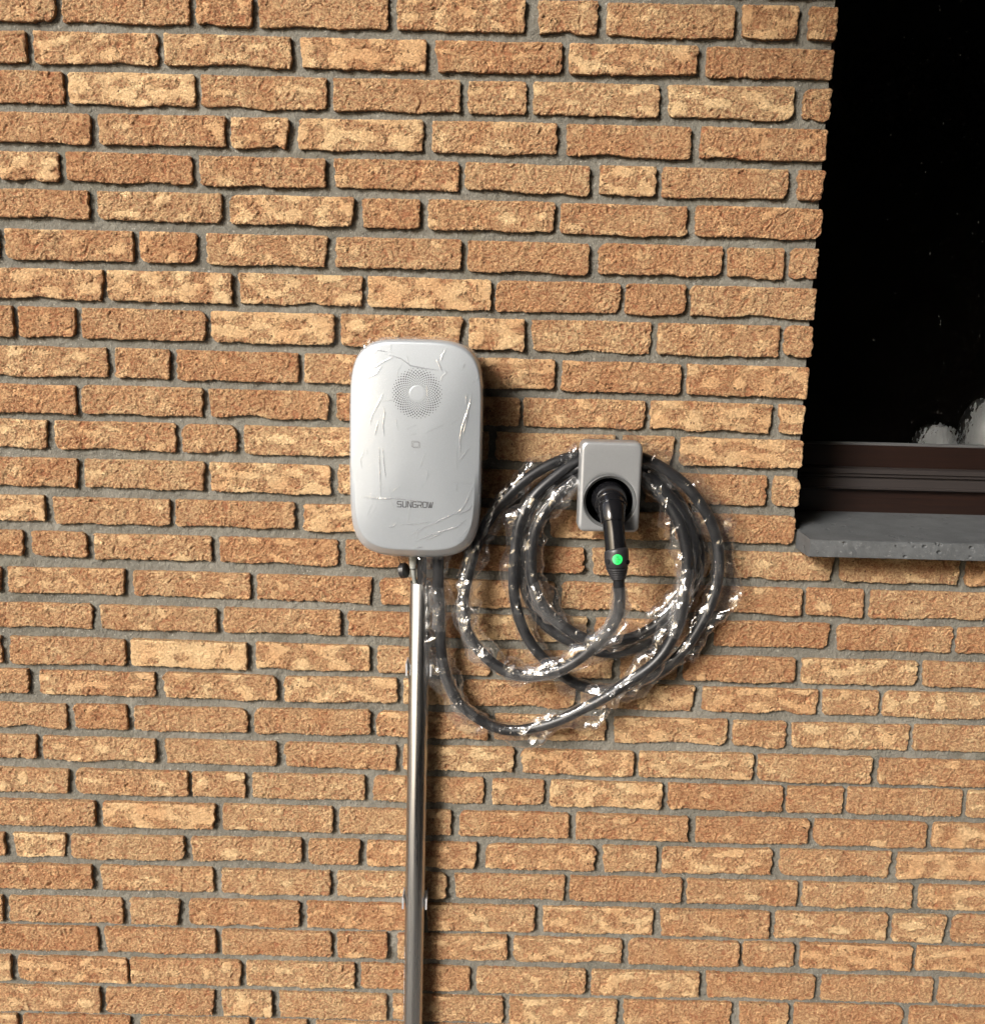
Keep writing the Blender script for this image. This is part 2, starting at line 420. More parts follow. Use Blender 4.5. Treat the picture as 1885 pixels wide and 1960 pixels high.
_Q = {}
def brick_arrays(x0, x1, zt, zb, depth=0.016, cell=0.0018, seed=0):
    """one hand moulded brick: front face at y~0, sides run back into the mortar. x,z in metres, zt/zb = (left,right)"""
    r = random.Random(seed)
    o1, o2, o3, o4 = [r.random() for _ in range(4)]
    L = x1 - x0; H = (zt[0] - zb[0] + zt[1] - zb[1]) / 2
    nx = max(6, int(L / cell)); ny = max(4, int(H / cell))
    s = np.linspace(0, 1, nx + 1); t = np.linspace(0, 1, ny + 1)
    # tighter rows along the edges
    s = s + 0.0 * s
    Sg, Tg = np.meshgrid(s, t, indexing='ij')
    ns = lambda a, wl, tl, o: nz(a * 1000, 0 * a + 37 * o, wl, tl, o1, o)
    amp = 0.0008
    xl = ns(Tg * H, 22, 0, o2) * amp * .9 + ns(Tg * H, 7, 1, o2) * .0003
    xr = ns(Tg * H, 22, 2, o3) * amp * .9 + ns(Tg * H, 7, 3, o3) * .0003
    if r.random() < .3: xr = xr - (1 - Tg) * r.uniform(0.001, 0.006)
    if r.random() < .3: xl = xl + (1 - Tg) * r.uniform(0.001, 0.006)
    X = (x0 + xl) * (1 - Sg) + (x1 + xr) * Sg
    d0 = (X - x0); d1 = (x1 - X)
    def corner(d, rad):
        q = np.clip(d / rad, 0, 1)
        return rad * (1 - np.sqrt(np.clip(1 - (1 - q) ** 2, 0, 1)))
    rs = [r.uniform(0.001, 0.004), r.uniform(0.001, 0.005), r.uniform(0.0015, 0.007), r.uniform(0.0015, 0.007)]
    for i in range(4):
        if r.random() < (0.10 if i < 2 else 0.16): rs[i] = r.uniform(0.008, 0.016)
    ztop = zt[0] + (zt[1] - zt[0]) * Sg + ns(Sg * L, 90, 1, o3) * .0004 + ns(Sg * L, 9, 2, o4) * .00022 - corner(d0, rs[0]) - corner(d1, rs[1])
    zbot = zb[0] + (zb[1] - zb[0]) * Sg + ns(Sg * L, 90, 3, o2) * .0009 + ns(Sg * L, 22, 0, o4) * .0004 + ns(Sg * L, 6, 1, o2) * .00045 + corner(d0, rs[2]) + corner(d1, rs[3])
    if r.random() < .28:      # a bite or sag along the lower edge
        c = r.uniform(.1, .9); wd = r.uniform(.08, .22)
        zbot = zbot + r.choice([1, 1, -.5]) * r.uniform(.002, .005) * np.exp(-((Sg - c) / wd) ** 2)
    Z = zbot + (ztop - zbot) * Tg
    u = (X - x0) * 1000; v = (Z - (zb[0] + zb[1]) / 2) * 1000
    bx = r.random() * 900; bz = r.random() * 900
    U = u + bx; W = v + bz
    # relief: rough torn clay with folds, against smoother sand struck flats
    wu = U + 5 * nz(U, W, 34, 1); wv = W + 5 * nz(U, W, 30, 2)
    ang = r.uniform(-.45, .45); ca, sa = math.cos(ang), math.sin(ang)
    fu = (wu * ca + wv * sa) * .32; fv = (-wu * sa + wv * ca)
    fold = nz(fu, fv, 13, 3)
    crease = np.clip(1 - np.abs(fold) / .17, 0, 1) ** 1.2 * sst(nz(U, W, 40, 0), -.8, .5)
    rough = nz(wu, wv * 1.2, 15, 0) * .40 + nz(wu, wv * 1.2, 6.5, 1) * .62 + nz(fu * 1.7, fv, 7, 2) * .60 + nz(wu, wv * 1.15, 4.2, 3) * .34
    bias = r.gauss(-1.05, .85)
    patch = sst(nz(U * .8, W * 1.5, 46, 2) * .95 + nz(U, W, 14, 3) * .28 + nz(U, W, 6, 1) * .22 + bias, -.15, .55)
    h = (rough * .74 - crease * 2.5 + fold * .30) * (1 - patch) + patch * (.9 + .16 * nz(U, W, 18, 1) + .10 * nz(U, W, 7, 2) + .07 * nz(U, W, 4, 1)) - .25
    torn_shade = np.clip(sst(-(rough * .74 - crease * 2.5 + fold * .30), .15, 1.5) * (1 - patch), 0, 1)  # low relief: drives the redder clay tone and the painted crevice shade
    dent = sst(nz(U, W, 26, 3), 1.45, 1.9)
    h = h - dent * 1.6
    # arris wear
    dl = (X - x0 - xl) * 1000; dr = (x1 + xr - X) * 1000
    dt = (ztop - Z) * 1000; db = (Z - zbot) * 1000
    e = np.minimum(np.minimum(dl, dr), np.minimum(dt, db))
    wear = 1.3 + .9 * nz(U, W, 16, 1)
    h = h - np.clip(1 - e / np.clip(wear, .5, 5), 0, 1) ** 2 * 1.1
    proud = r.gauss(0, .9); tilt = r.gauss(0, .6)
    Y = -(h + proud + tilt * (Tg - .5)) / 1000.0
    n = nx + 1; mrow = ny + 1
    V = np.stack([X, Y, Z], -1).reshape(-1, 3)
    if (nx, ny) not in _Q:
        q = grid_quads(n, mrow)
        bi = ([(i, 0) for i in range(nx)] + [(nx, j) for j in range(ny)] + [(i, ny) for i in range(nx, 0, -1)] + [(0, j) for j in range(ny, 0, -1)])
        b = np.array([i * mrow + j for i, j in bi]); k = len(b)
        base = n * mrow
        r0 = base + np.arange(k); ring = r0 + k       # own vertices: a crisp arris
        qs = np.stack([r0, ring, np.roll(ring, -1), np.roll(r0, -1)], -1)
        _Q[(nx, ny)] = (np.vstack([q, qs]), b)
    Q, b = _Q[(nx, ny)]
    sk = V[b].copy(); sk[:, 1] = depth
    V = np.vstack([V, V[b], sk])
    tint = r.gauss(.5, .27); tint = min(1, max(0, tint))
    P = np.r_[patch.ravel(), patch.ravel()[b] * 0, patch.ravel()[b] * 0]
    Tn = np.clip(tint + .22 * np.r_[nz(U, W, 80, 0).ravel(), np.zeros(2 * len(b))], 0, 1)
    To = np.r_[torn_shade.ravel(), torn_shade.ravel()[b], torn_shade.ravel()[b]]
    return V, Q, P, Tn, To

def add_brick(x0, x1, zt, zb, seed, depth=0.016):
    V, Q, P, Tn, To = brick_arrays(x0, x1, zt, zb, depth, 0.0018, seed)
    c = np.array([(x0 + x1) / 2, 0, (zt[0] + zb[0]) / 2])
    me = np_mesh('brick', V - c, Q, True, {'patch': P, 'tint': Tn, 'torn_shade': To})
    return link('brick', me, MAT_BRICK, wall, loc=tuple(c))

def row_z(t, x):      # top, bottom of a course at x (mm)
    k = (x + 800) / 1600
    return (t[0] + (t[1] - t[0]) * k) / 1000, (t[2] + (t[3] - t[2]) * k) / 1000

FAR = []              # bricks of the wall outside what the photograph shows
def far_brick(x0, x1, zt, zb, seed): FAR.append((x0, x1, zt, zb, seed))
def fill(xa, xb, t, seed, depth=None):
    r = random.Random(seed); x = xa
    while x < xb - 30:
        L = 210 if r.random() > .18 else 98
        e = min(x + L, xb)
        if xb - e < 40: e = xb
        a = row_z(t, x); b = row_z(t, e)
        far_brick(x / 1000, e / 1000, (a[0], b[0]), (a[1], b[1]), r.randrange(10 ** 6))
        x = e + 13
sd = 100
rows_all = []
t0 = ROWS[0][0]
k = 1
while (t0[0] + 64.6 * k) / 1000 < WZ1:
    rows_all.append(([v + 64.6 * k for v in t0], None)); k += 1
rows_all = rows_all[::-1] + [(t, s) for t, s in ROWS]
tl = ROWS[-1][0]
for k in (1, 2): rows_all.append(([v - 62 * k for v in tl], None))
rows_all.append(([tl[i] - 62 * 3 if i < 2 else 0.0 for i in range(4)], None))
for ri, (t, spans) in enumerate(rows_all):
    zmid = (t[0] + t[2]) / 2000
    inwin = zmid > WIN[2] and zmid < WIN[3]
    if spans is None:
        if inwin:
            fill(-1740 + (ri % 3) * 37, WIN[0] * 1000, t, ri); fill(WIN[1] * 1000, 2540, t, ri + 50)
        else: fill(-1740 + (ri % 3) * 37, 2540, t, ri)
        continue
    for a, b in spans:
        sd += 1
        dz = random.gauss(0, .5); rz = random.gauss(0, .45)
        za = row_z(t, a); zb_ = row_z(t, b)
        corner = inwin and b > 530
        add_brick(a / 1000, b / 1000, ((za[0] + (dz - rz) / 1000), zb_[0] + (dz + rz) / 1000),
                  ((za[1] + (dz - rz) / 1000), zb_[1] + (dz + rz) / 1000), sd, 0.10 if corner else 0.016)
    fill(-1740 + (ri % 3) * 37, spans[0][0] - 13, t, ri)
    if inwin: fill(WIN[1] * 1000, 2540, t, ri + 50)
    else: fill(spans[-1][1] + 13, 2540, t, ri + 50)
Vs, Qs, Ps, Ts, Os, off = [], [], [], [], [], 0
for f in FAR:
    V, Q, P, Tn, To = brick_arrays(f[0], f[1], f[2], f[3], 0.016, 0.011, f[4])
    Vs.append(V); Qs.append(Q + off); Ps.append(P); Ts.append(Tn); Os.append(To); off += len(V)
me = np_mesh('brick', np.vstack(Vs), np.vstack(Qs), True, {'patch': np.concatenate(Ps), 'tint': np.concatenate(Ts), 'torn_shade': np.concatenate(Os)})
tag(link('brick', me, MAT_BRICK, wall), kind='stuff')

# mortar sheet (recessed), with the window opening left out
gx = np.concatenate([np.arange(WX0, -1.0, .03), np.arange(-1.0, WIN[0] - .006, .0048), [WIN[0] - .005],
                     np.arange(WIN[0], 1.08, .0048), np.arange(1.08, WIN[1], .03), [WIN[1] + .005], np.arange(WIN[1] + .02, WX1 + .01, .03)])
gz = np.concatenate([np.arange(0, .17, .03), np.arange(.17, WIN[2] - .004, .0048), [WIN[2] - .001], np.arange(WIN[2] + .003, 2.11, .0048), np.arange(2.11, WIN[3], .03), [WIN[3]], np.arange(WIN[3] + .02, WZ1 + .01, .03)])
GX, GZ = np.meshgrid(gx, gz, indexing='ij')
mm = 1000
Y = .0092 + .0007 * nz(GX * mm, GZ * mm, 60, 0) + .0006 * nz(GX * mm, GZ * mm * 1.4, 20, 1) + .00040 * nz(GX * mm, GZ * mm, 11, 2) + .0016 * np.clip(nz(GX * mm, GZ * mm, 26, 3) - 1.5, 0, 1)
V = np.stack([GX, Y, GZ], -1).reshape(-1, 3)
Q = grid_quads(len(gx), len(gz))
cx_ = (V[Q[:, 0], 0] + V[Q[:, 2], 0]) / 2; cz_ = (V[Q[:, 0], 2] + V[Q[:, 2], 2]) / 2
inside = (cx_ > WIN[0] - .005) & (cx_ < WIN[1] + .005) & (cz_ > WIN[2] - .001) & (cz_ < WIN[3])
link('mortar', np_mesh('mortar', V, Q[~inside], True), MAT_MORTAR, wall)
bm = bmesh.new()
box(bm, WX0, WIN[0] - .005, .0145, .26, .001, WZ1)
box(bm, WIN[1] + .005, WX1, .0145, .26, .001, WZ1)
box(bm, WIN[0] - .005, WIN[1] + .005, .0145, .26, .001, WIN[2] - .031)
box(bm, WIN[0] - .005, WIN[1] + .005, .0145, .26, WIN[3], WZ1)
bm_obj('wall_core', bm, MAT_MORTAR, wall)

# ============================================================ window
MAT_WOOD = None
def wood():
    m = M('brown_stained_wood'); p = m.pos()
    c = m.mix(m.ramp(m.noise(m.scale(p, (2, 30, 60)), 3, 4, .6), [(0.3, 0.0), (0.7, 1.0)]), (0.006, 0.0020, 0.0011), (0.012, 0.004, 0.0018))
    m.col(c); m.rough(.42); m.bump(m.noise(m.scale(p, (1, 30, 60)), 6, 3), .4, .0008)
    return m.m
MAT_WOOD = wood()
def stone():
    m = M('bluestone'); p = m.pos()
    c = m.mix(m.ramp(m.noise(p, 25, 5, .6), [(0.3, 0.0), (0.7, 1.0)]), (0.047, 0.050, 0.052), (0.078, 0.082, 0.085))
    c = m.mix(m.ramp(m.noise(m.scale(p, (1, 6, 1)), 160, 3, .7), [(0.60, 0.0), (0.72, 0.6)]), c, (0.19, 0.19, 0.19))
    c = m.mix(m.ramp(m.noise(m.scale(p, (1, 5, 3)), 90, 3, .7), [(0.30, 0.5), (0.44, 0.0)]), c, (0.03, 0.03, 0.032))
    m.col(c); m.rough(.7)
    b = m.bump(m.noise(p, 260, 4, .65), .6, .0009)
    vo = m.add('ShaderNodeTexVoronoi'); vo.inputs['Scale'].default_value = 60; m.lk(m.scale(p, (1, 1, 1.4)), vo.inputs['Vector'])
    pit = m.math('MULTIPLY', m.ramp(vo.outputs[0], [(0.12, 1.0), (0.28, 0.0)]), m.math('GREATER_THAN', m.noise(p, 16, 2), 0.56))
    m.bump(m.math('MULTIPLY', pit, -1.0), 1.0, .0025, b)
    return m.m
WC = Vector((WIN[0], 0.19, WIN[2]))
win = tag(empty('window', WC), 'dark brown framed window with dimpled obscure glass set back in the brick opening', 'window')
# stone sill with a slightly battered lower edge
nx_, ys = 150, None
sx = np.linspace(.5455, 1.7415, nx_)
prof = [(.19, 1.2030), (.19, 1.2368), (.10, 1.2335), (.0, 1.2300), (-.066, 1.2277), (-.0695, 1.2262), (-.0702, 1.218), (-.0704, 1.208), (-.0698, 1.1985), (-.066, 1.1968), (.0, 1.1968)]
V = []
for i, x in enumerate(sx):
    for j, (y, z) in enumerate(prof):
        q = 0.0
        if 4 <= j <= 9: q = .0002 * float(nz(np.array(x * mm), np.array(j * 9.0), 14, 1))
        V.append((x, y + q, z + q * .6))
V = np.array(V); n = len(prof)
Qp = []
for i in range(nx_ - 1):
    for j in range(n):
        k = (j + 1) % n
        Qp.append((i * n + j, (i + 1) * n + j, (i + 1) * n + k, i * n + k))
me = bpy.data.meshes.new('sill')
me.from_pydata([tuple(v) for v in V], [], Qp + [tuple(range(n)), tuple(range((nx_ - 1) * n, nx_ * n))[::-1]])
bm = bmesh.new(); bm.from_mesh(me); bmesh.ops.recalc_face_normals(bm, faces=bm.faces); bm.to_mesh(me); bm.free()
sill = link('sill', me, stone(), win)
tag(sill, 'dark grey bluestone sill with a pitted front edge')
# frame: bottom rail, stiles, head
x0, x1 = WIN[0] - .002, WIN[1] + .002
bm = bmesh.new()
box(bm, x0, x1, .180, .235, 1.2345, 1.2815)
box(bm, x0, x0 + .050, .180, .235, 1.2815, WIN[3])
box(bm, x1 - .050, x1, .180, .235, 1.2815, WIN[3])
box(bm, x0 + .050, x1 - .050, .180, .235, WIN[3] - .05, WIN[3])
bm_obj('frame', bm, MAT_WOOD, win)
# ribbed weather strip across the sash foot
MAT_ALU = simple('brown_aluminium', (0.05, 0.042, 0.040), .36, .55)
bm = bmesh.new()
pr = [(.179, 1.2817), (.168, 1.2822), (.1655, 1.2838), (.1675, 1.2860), (.1700, 1.2866), (.1745, 1.3030), (.1790, 1.3036), (.1790, 1.3062), (.1735, 1.3072),
      (.1745, 1.3096), (.1800, 1.3100), (.1800, 1.3122), (.1765, 1.3128), (.1800, 1.3205), (.1900, 1.3235), (.2100, 1.3235), (.2100, 1.2817)]
prism(bm, pr, x0 + .0505, x1 - .0505)
bm_obj('weather_strip', bm, MAT_ALU, win)
bm = bmesh.new()
sy0, sy1 = .1935, .232
box(bm, x0 + .051, x1 - .051, sy0, sy1, 1.3238, 1.3660)
box(bm, x0 + .051, x0 + .061, sy0, sy1, 1.3660, WIN[3] - .051)
box(bm, x1 - .061, x1 - .051, sy0, sy1, 1.3660, WIN[3] - .051)
box(bm, x0 + .061, x1 - .061, sy0, sy1, WIN[3] - .062, WIN[3] - .051)
bm_obj('sash', bm, MAT_WOOD, win)
bm = bmesh.new()
prism(bm, [(.199, 1.3662), (.199, 1.3690), (.207, 1.3712), (.207, 1.3662)], x0 + .0612, x1 - .0612)
bm_obj('glazing_bead', bm, simple('grey_seal', (.07, .07, .07), .5), win)
def obscure_glass():
    m = M('dimpled_glass'); m.n.remove(m.b); p = m.pos()
    q = m.scale(p, (1, 1, .55))
    vo = m.add('ShaderNodeTexVoronoi', feature='SMOOTH_F1'); vo.inputs['Scale'].default_value = 150; m.lk(q, vo.inputs['Vector'])
    b = m.add('ShaderNodeBump'); b.inputs['Strength'].default_value = 1.0; b.inputs['Distance'].default_value = .0032
    m.lk(vo.outputs[0], b.inputs['Height'])
    b2 = m.add('ShaderNodeBump'); b2.inputs['Strength'].default_value = 1.0; b2.inputs['Distance'].default_value = .004
    m.lk(m.noise(q, 60, 3, .6, 1.0), b2.inputs['Height']); m.lk(b.outputs[0], b2.inputs['Normal'])
    rf = m.add('ShaderNodeBsdfRefraction'); rf.inputs['IOR'].default_value = 1.30; rf.inputs['Roughness'].default_value = .0
    m.lk(b2.outputs[0], rf.inputs['Normal'])
    tr = m.add('ShaderNodeBsdfTransparent')
    gl = m.add('ShaderNodeBsdfGlossy'); gl.inputs['Roughness'].default_value = .05
    b3 = m.add('ShaderNodeBump'); b3.inputs['Strength'].default_value = .9; b3.inputs['Distance'].default_value = .0015
    m.lk(vo.outputs[0], b3.inputs['Height']); m.lk(b3.outputs[0], gl.inputs['Normal'])
    a = m.add('ShaderNodeMixShader'); a.inputs[0].default_value = .10; m.lk(rf.outputs[0], a.inputs[1]); m.lk(tr.outputs[0], a.inputs[2])
    fr = m.add('ShaderNodeFresnel'); fr.inputs[0].default_value = 1.45; 
    c = m.add('ShaderNodeMixShader'); m.lk(fr.outputs[0], c.inputs[0]); m.lk(a.outputs[0], c.inputs[1]); m.lk(gl.outputs[0], c.inputs[2])
    m.lk(c.outputs[0], m.o.inputs[0]); return m.m
me = bpy.data.meshes.new('pane')
me.from_pydata([(x0 + .058, .209, 1.362), (x1 - .058, .209, 1.362), (x1 - .058, .209, WIN[3] - .055), (x0 + .058, .209, WIN[3] - .055)], [], [(0, 1, 2, 3)])
link('pane', me, obscure_glass(), win)

bm = bmesh.new(); rd = random.Random(8)  # pale flecks painted on the pane for the glints of its dimples
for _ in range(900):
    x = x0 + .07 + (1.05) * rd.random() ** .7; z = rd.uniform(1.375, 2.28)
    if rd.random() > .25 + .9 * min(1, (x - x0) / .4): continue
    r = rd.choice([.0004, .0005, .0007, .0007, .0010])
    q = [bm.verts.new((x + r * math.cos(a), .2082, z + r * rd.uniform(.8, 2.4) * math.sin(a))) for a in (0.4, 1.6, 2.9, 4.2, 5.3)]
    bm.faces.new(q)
tag(bm_obj('painted_glint', bm, simple('glint_paint', (.042, .042, .038), .6), win), 'pale flecks painted as glints on the dimpled dark glass', kind='stuff')

# dark room behind the window and the white rounded ornaments on its inner ledge
bm = bmesh.new()
MAT_ROOM = simple('dark_room', (.05, .04, .035), .9)
for b in ((-.3, 3.2, 3.6, 3.7, 0.002, 2.62), (-.4, -.3, .262, 3.7, 0.002, 2.62), (3.2, 3.3, .262, 3.7, 0.002, 2.62),
          (-.4, 3.3, .262, 3.7, 2.62, 2.7), (-.3, 3.2, .262, 3.6, 0.002, .05)):
    box(bm, *b)
box(bm, -.3, WIN[0] - .005, .2605, .30, .05, 2.62)
box(bm, WIN[1] + .005, 3.2, .2605, .30, .05, 2.62)
tag(bm_obj('room', bm, MAT_ROOM), kind='structure')
bm = bmesh.new(); box(bm, WIN[0], WIN[1], .236, .46, 1.262, 1.290)
tag(bm_obj('inner_ledge', bm, simple('ledge', (.06, .045, .035), .5), win), 'dark inner window ledge')
def lathe(name, prof, loc, mat, parent=None, k=40, smooth=True):
    V, F = [], []
    n = len(prof)
    for i in range(k):
        a = 2 * math.pi * i / k
        for r, z in prof: V.append((loc[0] + r * math.cos(a), loc[1] + r * math.sin(a), loc[2] + z))
    for i in range(k):
        for j in range(n - 1):
            F.append((i * n + j, ((i + 1) % k) * n + j, ((i + 1) % k) * n + j + 1, i * n + j + 1))
    me = bpy.data.meshes.new(name); me.from_pydata(V, [], F)
    for p in me.polygons: p.use_smooth = smooth
    return link(name, me, mat, parent)
MAT_CHINA = simple('white_china', (.22, .225, .225), .35)
def pot(cx, cy, r, h):
    pr = [(0.001, .002), (r * .55, .002), (r * .85, h * .18), (r, h * .45), (r * .9, h * .72), (r * .62, h * .92), (r * .40, h * .985), (r * .36, h), (r * .3, h * .97), (.001, h * .9)]
    return lathe('ornament', pr, (cx, cy, 1.290), MAT_CHINA)
tag(pot(.905, .305, .043, .112), 'lower white rounded ornament seen blurred through the obscure window glass', 'ornament', 'white ornaments on the inner window ledge')
tag(pot(1.012, .320, .052, .165), 'taller white ornament behind the obscure glass at the photo edge', 'ornament', 'white ornaments on the inner window ledge')

# ============================================================ wall charger
CX, CZ = -.1273, 1.3647
CA, CB = .1092, .1827
PX, PZ = 3.6, 6.0
MAT_SILVER = None
def silver(name, base, rough, metal):
    m = M(name); p = m.pos()
    n = m.noise(p, 1500, 2, .7)
    m.col(m.mix(m.ramp(n, [(0.35, 0.0), (0.65, 1.0)]), [c * .90 for c in base], [min(1, c * 1.07) for c in base]))
    m.rough(rough); m.set(Metallic=metal)
    m.bump(n, .12, .0003)
    return m.m
MAT_SILVER = silver('silver_paint', (.46, .495, .53), .37, .6)
MAT_SILVER2 = silver('satin_silver', (.36, .37, .38), .36, .65)
MAT_DGREY = simple('dark_grey_plastic', (.045, .045, .048), .5)
charger = tag(empty('wall_charger', (CX, 0, CZ)), 'silver rounded charging box with a ring of small dots, wrapped in clear film', 'wall charger')
def outline(th, sc=1.0, grow=0.0):
    c, s = np.cos(th), np.sin(th)
    # radius of |x/a|^px+|z/b|^pz=1 along direction th, by bisection
    dx, dz = c * CA, s * CB
    lo = np.full_like(th, .2); hi = np.full_like(th, 1.5)
    for _ in range(40):
        mid = (lo + hi) / 2
        g = np.abs(mid * c) ** PX + np.abs(mid * s) ** PZ
        lo = np.where(g < 1, mid, lo); hi = np.where(g < 1, hi, mid)
    return (dx * lo * sc), (dz * lo * sc)
DF = .112
def front_y(rho, th_=None):
    """cover depth (metres in front of the wall) by normalised radius: nearly flat face, tight rounded
    shoulder, and along the foot a broad bevel that turns down towards the wall"""
    e = np.clip((rho - .958) / .042, 0, 1)
    y = DF - .010 * rho ** 2 - .010 * (1 - np.sqrt(np.clip(1 - e ** 2, 0, 1)))
    if th_ is not None:
        foot = np.clip(-np.sin(th_) * 1.5 - .25, 0, 1)
        y = y - .016 * foot * np.clip((rho - .905) / .095, 0, 1)
    return y
NT = 220
th = np.linspace(0, 2 * math.pi, NT, endpoint=False)
ox, oz = outline(th)
rh = np.concatenate([np.linspace(.02, .89, 26), [.903, .907, .92, .935], .945 + .055 * np.sin(np.linspace(0, math.pi / 2, 14))])
Vx = ox[:, None] * rh[None]; Vz = oz[:, None] * rh[None]; Vy = -front_y(np.broadcast_to(rh[None], Vx.shape), th[:, None])
extra_r = [1.0, 1.0, .985, .96]; extra_y = [-.070, -.036, -.031, -.030]
Vx = np.hstack([Vx] + [ox[:, None] * r for r in extra_r]); Vz = np.hstack([Vz] + [oz[:, None] * r for r in extra_r])
Vy = np.hstack([Vy] + [np.full((NT, 1), y) for y in extra_y])
n = Vx.shape[1]
V = np.stack([CX + Vx, Vy, CZ + Vz], -1).reshape(-1, 3)
Q = grid_quads(NT, n, wrap_u=True)
me = bpy.data.meshes.new('cover')
me.from_pydata([tuple(v) for v in V], [], [tuple(q) for q in Q] + [tuple(i * n for i in range(NT))[::-1]])
for p_ in me.polygons: p_.use_smooth = True
link('cover', me, MAT_SILVER, charger)
# rear housing, darker and slightly smaller
rr = [.955, .962, .962, .955]; yy = [-.0315, -.029, -.004, -.002]
Vx = np.hstack([ox[:, None] * r for r in rr]); Vz = np.hstack([oz[:, None] * r for r in rr]); Vy = np.hstack([np.full((NT, 1), y) for y in yy])
V = np.stack([CX + Vx, Vy, CZ + Vz], -1).reshape(-1, 3)
me = bpy.data.meshes.new('rear_housing')
me.from_pydata([tuple(v) for v in V], [], [tuple(q) for q in grid_quads(NT, 4, wrap_u=True)] + [tuple(i * 4 for i in range(NT))[::-1]])
for p_ in me.polygons: p_.use_smooth = True
link('rear_housing', me, MAT_DGREY, charger)

def cov_y(x, z):      # local mm -> metres in front
    rho = (abs(x / 1000 / CA) ** PX + abs(z / 1000 / CB) ** PZ) ** (1 / 4.5)
    # radius fraction along this direction
    t = math.atan2(z / 1000 / CB, x / 1000 / CA)
    c, s = abs(math.cos(t)), abs(math.sin(t))
    lo, hi = .2, 1.5
    for _ in range(30):
        mid = (lo + hi) / 2
        if (mid * c) ** PX + (mid * s) ** PZ < 1: lo = mid
        else: hi = mid
    rho = math.hypot(x / 1000 / CA, z / 1000 / CB) / lo
    return float(front_y(np.array(rho), np.array(math.atan2(z / 1000 / CB, x / 1000 / CA))))
def disc(bm, x, z, r, lift=.0003, k=10):
    y = -cov_y(x, z) - lift
    c = [bm.verts.new((CX + (x + r * math.cos(a)) / 1000, y, CZ + (z + r * math.sin(a)) / 1000)) for a in [2 * math.pi * i / k for i in range(k)]]
    bm.faces.new(c)
# indicator: dots in spiralling rings round a plain centre
DX, DZ = 2.2, 95.8
bm = bmesh.new()
NR = 11
for i in range(NR):
    f = i / (NR - 1)
    r = 14.6 + (40.0 - 14.6) * f ** 1.08
    rad = [.42, .50, .56, .62, .70, .78, .88, .98, 1.0, .85, .66][i]
    for j in range(36):
        a = 2 * math.pi * (j + .5 * (i % 2)) / 36
        disc(bm, DX + r * math.cos(a), DZ + r * math.sin(a), rad * 1.18, .00035, 8)
tag(bm_obj('indicator_dot', bm, simple('dot_black', (.03, .03, .032), .6), charger), 'rings of small dark dots round the centre of the indicator', kind='stuff')
bm = bmesh.new()
ring = [[], [], []]
for i in range(48):
    a = 2 * math.pi * i / 48
    for q, (r, l) in enumerate(((12.6, .00002), (12.2, .00022), (11.0, .00028))):
        x, z = DX + r * math.cos(a), DZ + r * math.sin(a)
        ring[q].append(bm.verts.new((CX + x / 1000, -cov_y(x, z) - l, CZ + z / 1000)))
for q in range(2):
    for i in range(48): bm.faces.new((ring[q][i], ring[q][(i + 1) % 48], ring[q + 1][(i + 1) % 48], ring[q + 1][i]))
bm.faces.new(ring[2])
bm_obj('indicator_centre', bm, MAT_SILVER, charger, False)

def strokes(segs, wdt, depthf, org, sc, name, mat, parent, closed=False, skew=0.0):
    """flat printed line work: segs of (x,z) polylines in letter units"""
    bm = bmesh.new()
    for seg in segs:
        for (xa, za), (xb, zb) in zip(seg[:-1], seg[1:]):
            L = math.hypot(xb - xa, zb - za)
            if L == 0: continue
            ux, uz = (xb - xa) / L, (zb - za) / L
            e = wdt / 2
            cs = []
            for px, pz in ((xa - ux * e - uz * e, za - uz * e + ux * e), (xb + ux * e - uz * e, zb + uz * e + ux * e),
                           (xb + ux * e + uz * e, zb + uz * e - ux * e), (xa - ux * e + uz * e, za - uz * e - ux * e)):
                X, Zz = org[0] + px * sc, org[1] + pz * sc
                cs.append(bm.verts.new(depthf(X, Zz)))
            bm.faces.new(cs)
    return bm_obj(name, bm, mat, parent)
on_cover = lambda x, z: (CX + x / 1000, -cov_y(x, z) - .0004, CZ + z / 1000)
GL = {   # squared letterforms, 1.0 high
 'S': ([[(1.15, 1), (.12, 1), (0, .9), (0, .6), (.12, .5), (1.03, .5), (1.15, .4), (1.15, .1), (1.03, 0), (0, 0)]], 1.15),
 'U': ([[(0, 1), (0, .14), (.14, 0), (.95, 0), (1.09, .14), (1.09, 1)]], 1.09),
 'N': ([[(0, 0), (0, 1), (.16, 1), (.93, 0), (1.09, 0), (1.09, 1)]], 1.09),
 'G': ([[(1.12, 1), (.14, 1), (0, .86), (0, .14), (.14, 0), (1.12, 0), (1.12, .5), (.5, .5)]], 1.12),
 'R': ([[(0, 0), (0, .42)], [(0, 1), (1.0, 1), (1.12, .9), (1.12, .52), (1.0, .42), (.0, .42)], [(.72, .42), (1.12, 0)]], 1.12),
 'O': ([[(.14, 1), (.98, 1), (1.12, .86), (1.12, .14), (.98, 0), (.14, 0), (0, .14), (0, .86), (.14, 1)]], 1.12),
 'W': ([[(0, 1), (.12, 0), (.38, 0), (.72, .95)], [(.72, .95), (.76, .05), (1.02, 0), (1.40, 1)]], 1.40)}
segs, xx = [], 0.0
for ch in 'SUNGROW':
    g, wd = GL[ch]
    for s_ in g: segs.append([(xx + a, b) for a, b in s_])
    xx += wd + .42
xx -= .42
hL = 9.3; scx = 58.6 / xx
segs = [[(a * scx, b * hL) for a, b in s_] for s_ in segs]
MAT_INK = simple('printed_grey', (.05, .05, .055), .55)
strokes(segs, 1.3, on_cover, (-28.1, -92.0), 1.0, 'lettering', MAT_INK, charger)
